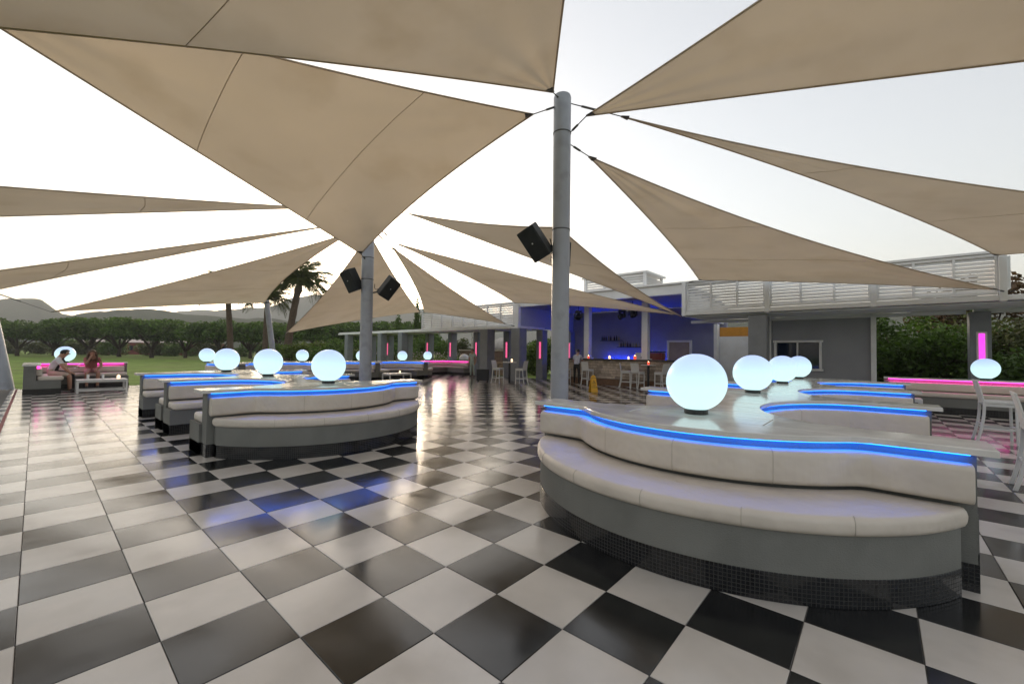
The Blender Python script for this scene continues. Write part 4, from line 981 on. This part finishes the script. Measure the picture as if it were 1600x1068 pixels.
MB().box((0, 0, .0), (.19, .012, .26), mat=Matrix.Rotation(R(-40), 3, 'X')).build('case', white_f, tb, bev=.003)
MB().box((0, -.0075, .004), (.17, .004, .23), mat=Matrix.Rotation(R(-40), 3, 'X')).build('screen', emit_mat('tablet_screen', (.8, .8, .9), .6), tb)

# ---------------------------------------------------------------- vegetation
def leafcloud(blobs, n, size, seed, flatb=.6, hang=0.0, aspect=.55):
    """many leaf-sized faces spread through the volume of overlapping lobes"""
    rg = np.random.default_rng(seed); B = np.array(blobs, float); wts = (B[:, 3]*B[:, 4]*B[:, 5])**.75; wts /= wts.sum()
    idx = rg.choice(len(B), n, p=wts); d = rg.normal(size=(n, 3)); d /= np.linalg.norm(d, axis=1)[:, None]
    r = 1-(rg.random(n)**1.7)*.75
    c = B[idx, :3]+d*B[idx, 3:6]*r[:, None]
    t = rg.normal(size=(n, 3)); t[:, 2] = t[:, 2]*flatb-hang; t /= np.linalg.norm(t, axis=1)[:, None]
    q = rg.normal(size=(n, 3)); s = np.cross(t, q); s /= np.linalg.norm(s, axis=1)[:, None]
    L_ = size*(.6+.8*rg.random(n))[:, None]
    v = np.stack([c-t*L_*.5, c+s*L_*aspect*.5, c+t*L_*.5, c-s*L_*aspect*.5], 1).reshape(-1, 3)
    f = np.arange(4*n).reshape(-1, 4)
    return v, f
def leaf_mesh(name, v, f, m):
    me = bpy.data.meshes.new(name); me.from_pydata(v.tolist(), [], f.tolist()); me.materials.append(m); return me
def umbrella_tree_meshes(seed, h=7.3, rx=6.0, leaf=leaf_dk):
    rg = random.Random(seed); blobs = []; ends = []
    for k in range(15):
        a = 2*math.pi*k/15*2.4+rg.uniform(-.3, .3); rr = rx*math.sqrt(rg.uniform(.0, .62)); z = h-1.4-1.5*(rr/rx)**2+rg.uniform(-.35, .35)
        s = rg.uniform(1.3, 2.1); blobs.append((rr*math.cos(a), rr*math.sin(a), z, s*1.2, s*1.2, s*.66)); ends.append((rr*math.cos(a), rr*math.sin(a), z-.3))
    for k in range(9):
        a = 2*math.pi*k/9+rg.uniform(-.2, .2); rr = rx*.78; blobs.append((rr*math.cos(a), rr*math.sin(a), h-3.1+rg.uniform(-.5, .3), 1.4, 1.4, .8))
    v, f = leafcloud(blobs, 9000, .46, seed); cm = leaf_mesh('crown', v, f, leaf)
    mb = MB(); fork = 1.5
    mb.tube([(0, 0, -.2), (.05, 0, .5), (0, .05, fork)], [.36, .27, .24], 10)
    for k in range(0, 15, 2):
        e = Vector(ends[k]); m = Vector((e.x*.45, e.y*.45, fork+(e.z-fork)*.6)); mb.tube([(0, .03, fork-.15), m, e], [.17, .11, .05], 7)
    return cm, mb.mesh('trunk', trunk_m, True)
def cw(px, d):      # ground point on the sight line through photo column px, d metres ahead
    v = rgt*((px-800)/FPX*d)+fwd*d; return v.x, v.y
TR = [umbrella_tree_meshes(11), umbrella_tree_meshes(12, 7.0, 5.6), umbrella_tree_meshes(13, 7.6, 6.4, leaf_md)]
def tree(label, x, y, k, s=1., rz=0., grp=None, sz=1.):
    o = thing('umbrella_tree', label, 'tree', (x, y, -.1), rz, grp); o.scale = (s, s, s*sz)
    link('crown', TR[k][0], o); link('trunk', TR[k][1], o)
row = [(-70, 68), (28, 70), (85, 76), (140, 71), (187, 74), (238, 69), (290, 72), (345, 68), (392, 76), (440, 70), (505, 66), (560, 72), (612, 78)]
for i, (px, d) in enumerate(row):
    x, y = cw(px, d); tree('broad flat crowned tree in the row beyond the lawn', x, y, i % 3, random.uniform(.9, 1.08), random.uniform(0, 6), 'trees in a row beyond the lawn', random.uniform(.88, 1.02))
def bush(name, label, cat, x, y, blobs, n, size, m, seed, grp=None, stem=.4, z0=-.1, hang=0., aspect=.55):
    o = thing(name, label, cat, (x, y, z0), 0, grp); v, f = leafcloud(blobs, n, size, seed, hang=hang, aspect=aspect)
    link('crown', leaf_mesh('crown', v, f, m), o)
    mb = MB()
    for k in range(4):
        b = blobs[k % len(blobs)]; mb.tube([(b[0]*.15, b[1]*.15, 0), (b[0]*.6, b[1]*.6, b[2]*.5), (b[0], b[1], b[2])], [.07*stem*2, .05*stem*2, .02], 6)
    mb.build('trunk', trunk_m, o, smooth=True); return o
def rblobs(rg, n, rx, ry, z0, z1, s0, s1):
    return [(rg.uniform(-rx, rx), rg.uniform(-ry, ry), rg.uniform(z0, z1), *(lambda s: (s, s, s*.85))(rg.uniform(s0, s1))) for _ in range(n)]
rg = random.Random(5)
# hedge behind the tree row
for i, px in enumerate(range(-60, 640, 50)):
    x, y = cw(px, 88); bush('hedge_shrub', 'dense dark shrub of the hedge behind the tree row', 'shrub', x, y, rblobs(rg, 12, 3.8, 3.0, .6, 2.4, 1.0, 1.7), 2600, .42, leaf_dk if i % 2 else leaf_ol, 100+i, 'hedge behind the trees')
for i, (px, d, h, w) in enumerate(((438, 44, 2.2, 2.2), (475, 40, 2.6, 2.4), (505, 36, 1.9, 2.0), (535, 40, 2.8, 2.3), (575, 44, 3.2, 2.6), (605, 42, 2.4, 2.2))):
    x, y = cw(px, d); bush('garden_shrub', 'leafy shrub between the palms and the pergola', 'shrub', x, y, rblobs(rg, 11, w*.7, w*.7, .4, h-.5, .5, .95), 3600, .22, (leaf_md, leaf_lt, leaf_dk)[i % 3], 140+i, 'shrubs by the palms')
def cypress(label, px, d, h, r, seed):
    x, y = cw(px, d); bl = [(0, 0, h*(.12+.8*k/11), r*(1-.75*(k/11)**1.6), r*(1-.75*(k/11)**1.6), h*.09) for k in range(12)]
    bush('cypress_tree', label, 'tree', x, y, bl, 4200, .24, leaf_dk, seed, stem=.8)
cypress('slender cypress tree beside the left end of the louvred parapet', 651, 56, 9.0, .75, 201)
cypress('second shorter cypress next to the tall slender one', 659, 57, 7.4, .6, 202)
cypress('stout cypress tree behind the pergola columns', 622, 54, 6.4, 1.15, 203)
x, y = cw(676, 52); bush('round_tree', 'round green tree behind the stout cypress', 'tree', x, y, rblobs(rg, 12, 1.8, 1.8, 2.0, 3.6, .9, 1.4), 4500, .28, leaf_md, 204)
for i, (px, d, h, w, m, nm) in enumerate(((690, 44, 3.2, 2.2, leaf_dk, 0), (716, 46, 3.4, 2.0, leaf_ol, 0), (776, 44, 3.0, 1.9, leaf_lt, 1), (803, 40, 2.6, 2.0, leaf_md, 0), (832, 33, 3.4, 1.8, leaf_dk, 0), (852, 31, 2.9, 1.6, leaf_md, 0), (875, 31, 3.2, 1.7, leaf_lt, 2), (640, 40, 2.6, 2.2, leaf_dk, 0))):
    x, y = cw(px, d); lab = ['dark leafy shrub behind the grey pergola columns', 'bright green clipped round shrub behind the oven dome', 'sunny green shrub seen through the gap beside the bar'][nm]
    bush('garden_shrub', lab, 'shrub', x, y, rblobs(rg, 13, w*.75, w*.75, .5, h-.6, .55, 1.0), 4200, .2, m, 220+i, 'shrubs behind the columns' if nm == 0 else None)
# flowering grasses along the columns
gr = MB(); fl = MB()
for k in range(1500):
    x = rg.uniform(-37, -24.8); y = rg.uniform(20.8, 23.4); h = rg.uniform(.7, 1.5); dx, dy = rg.uniform(-.3, .3), rg.uniform(-.3, .3)
    w = .012; gr.add([(x-w, y, -.1), (x+w, y, -.1), (x+dx*.4+w, y+dy*.4, h*.7), (x+dx*.4-w, y+dy*.4, h*.7), (x+dx, y+dy, h)], [(0, 1, 2, 3), (3, 2, 4)])
    if k % 3 == 0: fl.lathe([(.005, -.04), (.035, 0), (.005, .05)], 5, (x+dx, y+dy, h))
o = gr.build('tall_grass', leaf_lt); tag(o, 'tall flowering grasses in the bed along the pergola columns', 'grass', kind='stuff')
o2 = fl.build('flower_heads', M('flower_pale', (.55, .42, .42), rough=.8, isl=.3), o); tag(o2, kind='stuff')
# garden behind the magenta bench
for i, (x, y, h, w, m) in enumerate(((1.0, 23.2, 3.3, 1.7, leaf_dk), (2.6, 24.5, 3.7, 1.9, leaf_ol), (.2, 25.5, 3.9, 1.8, leaf_dk), (4.4, 26.0, 3.0, 1.9, leaf_md), (6.6, 24.5, 2.4, 1.7, leaf_dk), (8.6, 25.5, 2.2, 1.7, leaf_dk), (3.7, 22.6, 1.9, 1.2, leaf_dk), (7.4, 21.8, 1.7, 1.2, leaf_ol))):
    bush('garden_shrub', 'dense dark shrub behind the magenta lit bench', 'shrub', x, y, rblobs(rg, 15, w*.75, w*.7, .5, h-.6, .55, 1.0), 6000, .17, m, 300+i, 'shrubs behind the magenta bench')
x, y = 3.2, 30; bush('garden_tree', 'thin crowned tree with sky showing through, behind the dark shrubs', 'tree', x, y, rblobs(rg, 12, 2.6, 2.0, 3.2, 5.2, .7, 1.2), 3000, .26, M('leaf_russet', (.09, .05, .02), rough=.6, isl=.4, trans=(.3, (1.1, .9, .6))), 330, stem=.7)
cy = MB()
x, y = 3.35, 27; bush('cypress_tree', 'dark cypress tree beside the framed column light', 'tree', x, y, [(0, 0, .4+3.6*k/9, .75*(1-.7*(k/9)**1.6), .75*(1-.7*(k/9)**1.6), .4) for k in range(10)], 4000, .2, leaf_dk, 331, stem=.8)
# strappy plants at the foot of the shrubs
for i, (x, y) in enumerate(((.6, 18.9), (1.5, 18.7), (4.8, 18.8), (5.9, 18.6))):
    o = thing('strap_leaf_plant', 'low plant with long pale strap leaves behind the magenta bench', 'plant', (x, y, -.1), 0, 'strap leaf plants'); m = MB()
    for k in range(22):
        a = rg.uniform(0, 6.28); l = rg.uniform(.7, 1.25); pts = [Vector((math.cos(a)*l*.5*u, math.sin(a)*l*.5*u, l*(1.25*u-.55*u*u))) for u in (0, .35, .7, 1)]; sd2 = Vector((-math.sin(a), math.cos(a), 0))*.03
        b0 = m.add([tuple(p+sd2*(1-i_/3.3)) for i_, p in enumerate(pts)]+[tuple(p-sd2*(1-i_/3.3)) for i_, p in enumerate(pts)], [(j, j+1, j+5, j+4) for j in range(3)])
    m.build('leaves', M('strap_leaf', (.17, .19, .09), rough=.5, isl=.3), o)
    MB().lathe([(.10, -.02), (.08, .12), (.02, .2)], 8).build('crown_base', trunk_m, o)
# ground bed behind the bench
tag(MB().box((4, 24, -.07), (13, 9.5, .08)).build('planting_bed', M('soil', (.045, .04, .03), rough=1, var=.5, scale=8)), kind='structure')
# palms
def frond_mesh(seed):
    rgp = random.Random(seed); m = MB(); L_ = 2.3; N_ = 26; rach = []
    for k in range(N_+1):
        u = k/N_; rach.append(Vector((L_*(u-.18*u*u), 0, L_*(.55*u-.85*u*u))))
    m.tube(rach, [.035*(1-k/N_*.85) for k in range(N_+1)], 5)
    for k in range(3, N_):
        p = rach[k]; u = k/N_; l = .62*math.sin(math.pi*min(1, .18+u*.85))+.1
        for s in (-1, 1):
            d = Vector((.55, s*.8, -.3+rgp.uniform(-.3, .15))).normalized(); e = p+d*l+Vector((0, 0, -.3*l)); mid = p+d*l*.5; w = Vector((.018, 0, .010))
            m.add([tuple(p-w*.5), tuple(mid-w), tuple(e), tuple(mid+w), tuple(p+w*.5)], [(0, 1, 2, 3, 4)])
    return m.mesh('frond', palm_lf)
fms = [frond_mesh(1), frond_mesh(2)]
def palm(label, px, d, h, lean, s=1.0, r=.30):
    x, y = cw(px, d); o = thing('palm_tree', label, 'palm', (x, y, -.1))
    tp = Vector((rgt.x*lean, rgt.y*lean, h)); pts = [Vector((0, 0, -.1)).lerp(tp, k/14)+Vector((rgt.x, rgt.y, 0))*(-.10*lean*math.sin(math.pi*k/14)) for k in range(15)]
    m = MB(); rs = [r*1.25 if k == 0 else r*(1-.25*k/14)*(1.06 if k % 2 else .96) for k in range(15)]; rs[-1] = r*.7; rs[-2] = r*.95
    m.tube(pts, rs, 12); m.build('trunk', palm_tr, o, smooth=False)
    rp = random.Random(int(px))
    for k in range(38):
        a = k*2.399; el = R(70-92*(k/37)+rp.uniform(-8, 8))
        f = link('frond', fms[k % 2], o, tuple(tp+Vector((0, 0, -.1))), (rp.uniform(-.25, .25), -el, a), (s, s, s))
    sk = MB()
    for k in range(30):
        a = rp.uniform(0, 6.28); z = rp.uniform(-1.0, -.2); sk.tube([tp+Vector((0, 0, z)), tp+Vector((math.cos(a)*.42, math.sin(a)*.42, z+.3))], [.06, .02], 5)
    sk.build('leaf_bases', palm_tr, o)
palm('tall palm with arching crown between two shade sails', 446, 40, 8.0, 1.2, 1.7, .37)
palm('palm with its crown hidden behind a sail, standing before the tree row', 362, 42, 7.5, -.6, 1.4, .30)
palm('palm half hidden by the leaning mast', 414, 40, 6.6, .1, 1.25, .26)
palm('distant low palm beyond the framed column light', 1612, 52, 4.4, .4, 1.2, .3)
# far houses
def house(label, px, d, w, dp, h, wall, roof, rh=1.2, rz=0):
    x, y = cw(px, d); o = thing('house', label, 'house', (x, y, -.1), rz+math.atan2(rgt.y, rgt.x))
    MB().box((0, 0, h/2), (w, dp, h)).build('wall', wall, o)
    m = MB(); a, b = w/2+.4, dp/2+.4; m.add([(-a, -b, h), (a, -b, h), (a, b, h), (-a, b, h), (-a, 0, h+rh), (a, 0, h+rh)], [(0, 1, 5, 4), (2, 3, 4, 5), (1, 2, 5), (3, 0, 4), (3, 2, 1, 0)]); r_ = m.build('roof', roof, o)
    for k in range(max(2, int(w/3.2))):
        xx = -w/2+(k+.5)*w/max(2, int(w/3.2)); wi = MB().box((xx, -dp/2-.02, h*.55), (1.0, .06, 1.1)).build('window', glass_d, o)
    MB().box((w*.25, 0, h+rh*.8), (.7, .7, 1.2)).build('chimney', wall, r_)
    return o
tileroof = M('terracotta_roof', (.28, .085, .05), rough=.9, var=.3, scale=1.5); cream = M('cream_wall', (.62, .52, .42), rough=.9)
house('long low house with pale eaves and red walls behind the tree row', 255, 105, 26, 7, 2.9, M('red_wall', (.20, .035, .03), rough=.9), M('pale_roof', (.55, .45, .40), rough=.9), .9)
house('long red roofed house farther along behind the tree row', 175, 112, 14, 7, 2.8, tileroof, M('pale_roof', (.5, .4, .35)), .9)
house('cream villa with terracotta roof far beyond the garden', 1592, 120, 14, 9, 7.2, cream, tileroof, 2.0)
house('low terracotta roofed house beside the cream villa', 1566, 125, 10, 8, 4.6, cream, tileroof, 2.0)

# ---------------------------------------------------------------- hills
def ridge(name, prof, D, depth, seed, sub=6):
    """range of hills: prof = (photo column, height in metres) along a band D metres away"""
    rgn = np.random.default_rng(seed); ph = rgn.uniform(0, 6.28, 12); px = np.array([p[0] for p in prof]); hz = np.array([p[1] for p in prof])
    nx = 160; ny = 22; vs = []
    X = np.linspace(px[0], px[-1], nx)
    for j in range(ny):
        v = j/(ny-1)
        for i in range(nx):
            h = float(np.interp(X[i], px, hz)); d = D+depth*(v-.5); x, y = cw(X[i], 1.0); e = math.sin(math.pi*v)**1.2
            n = sum(math.sin(X[i]*.022*k+ph[k % 12]+v*3*k)*.5/k for k in range(1, 10))
            n2 = sum(math.sin(X[i]*.15*k+ph[(k+3) % 12]+v*9*k)*.3/k for k in range(1, 5))
            vs.append((x*d, y*d, -8+(h+8)*e*(1+.05*n+.012*n2)))
    f = [(j*nx+i, j*nx+i+1, (j+1)*nx+i+1, (j+1)*nx+i) for j in range(ny-1) for i in range(nx-1)]
    m = MB(); m.add(vs, f); o = m.build(name, hill_m, None, smooth=True); tag(o, kind='structure')
def hp(pts, D): return [(x, max(2, 1.53+((534+ .0265*651.9)+(x-800)*.01326-y)/651.9*D)) for x, y in pts]
ridge('hills', hp([(-260, 500), (-120, 480), (0, 470), (28, 467), (62, 471), (95, 492), (140, 497), (200, 500), (300, 505)], 650), 650, 380, 1)
ridge('hills', hp([(60, 500), (120, 492), (180, 486), (230, 484), (280, 491), (330, 493), (400, 497), (470, 505), (560, 512), (640, 520)], 450), 450, 240, 2)
ridge('mountain', hp([(220, 500), (280, 488), (340, 482), (400, 480), (430, 477), (455, 467), (490, 462), (540, 462), (590, 470), (640, 480), (760, 490), (860, 500), (1000, 510)], 1100), 1100, 400, 3)
ridge('hills', hp([(1000, 520), (1150, 500), (1300, 490), (1420, 489), (1500, 492), (1600, 486), (1750, 480), (1900, 500)], 420), 420, 240, 4)

# ---------------------------------------------------------------- evening haze
HZ = 1800
o = MB().box((0, 0, (220-12)/2), (HZ*2, HZ*2, 232)).build('haze', None)
o.data.materials.clear(); hm_ = bpy.data.materials.new('haze_air'); hm_.use_nodes = True; hn = hm_.node_tree.nodes; hn.remove(hn['Principled BSDF'])
pv = hn.new('ShaderNodeVolumePrincipled'); pv.inputs['Color'].default_value = (.93, .94, .96, 1); pv.inputs['Density'].default_value = .0006; pv.inputs['Anisotropy'].default_value = .2
hm_.node_tree.links.new(pv.outputs[0], hn['Material Output'].inputs['Volume']); o.data.materials.append(hm_)
tag(o, kind='stuff')
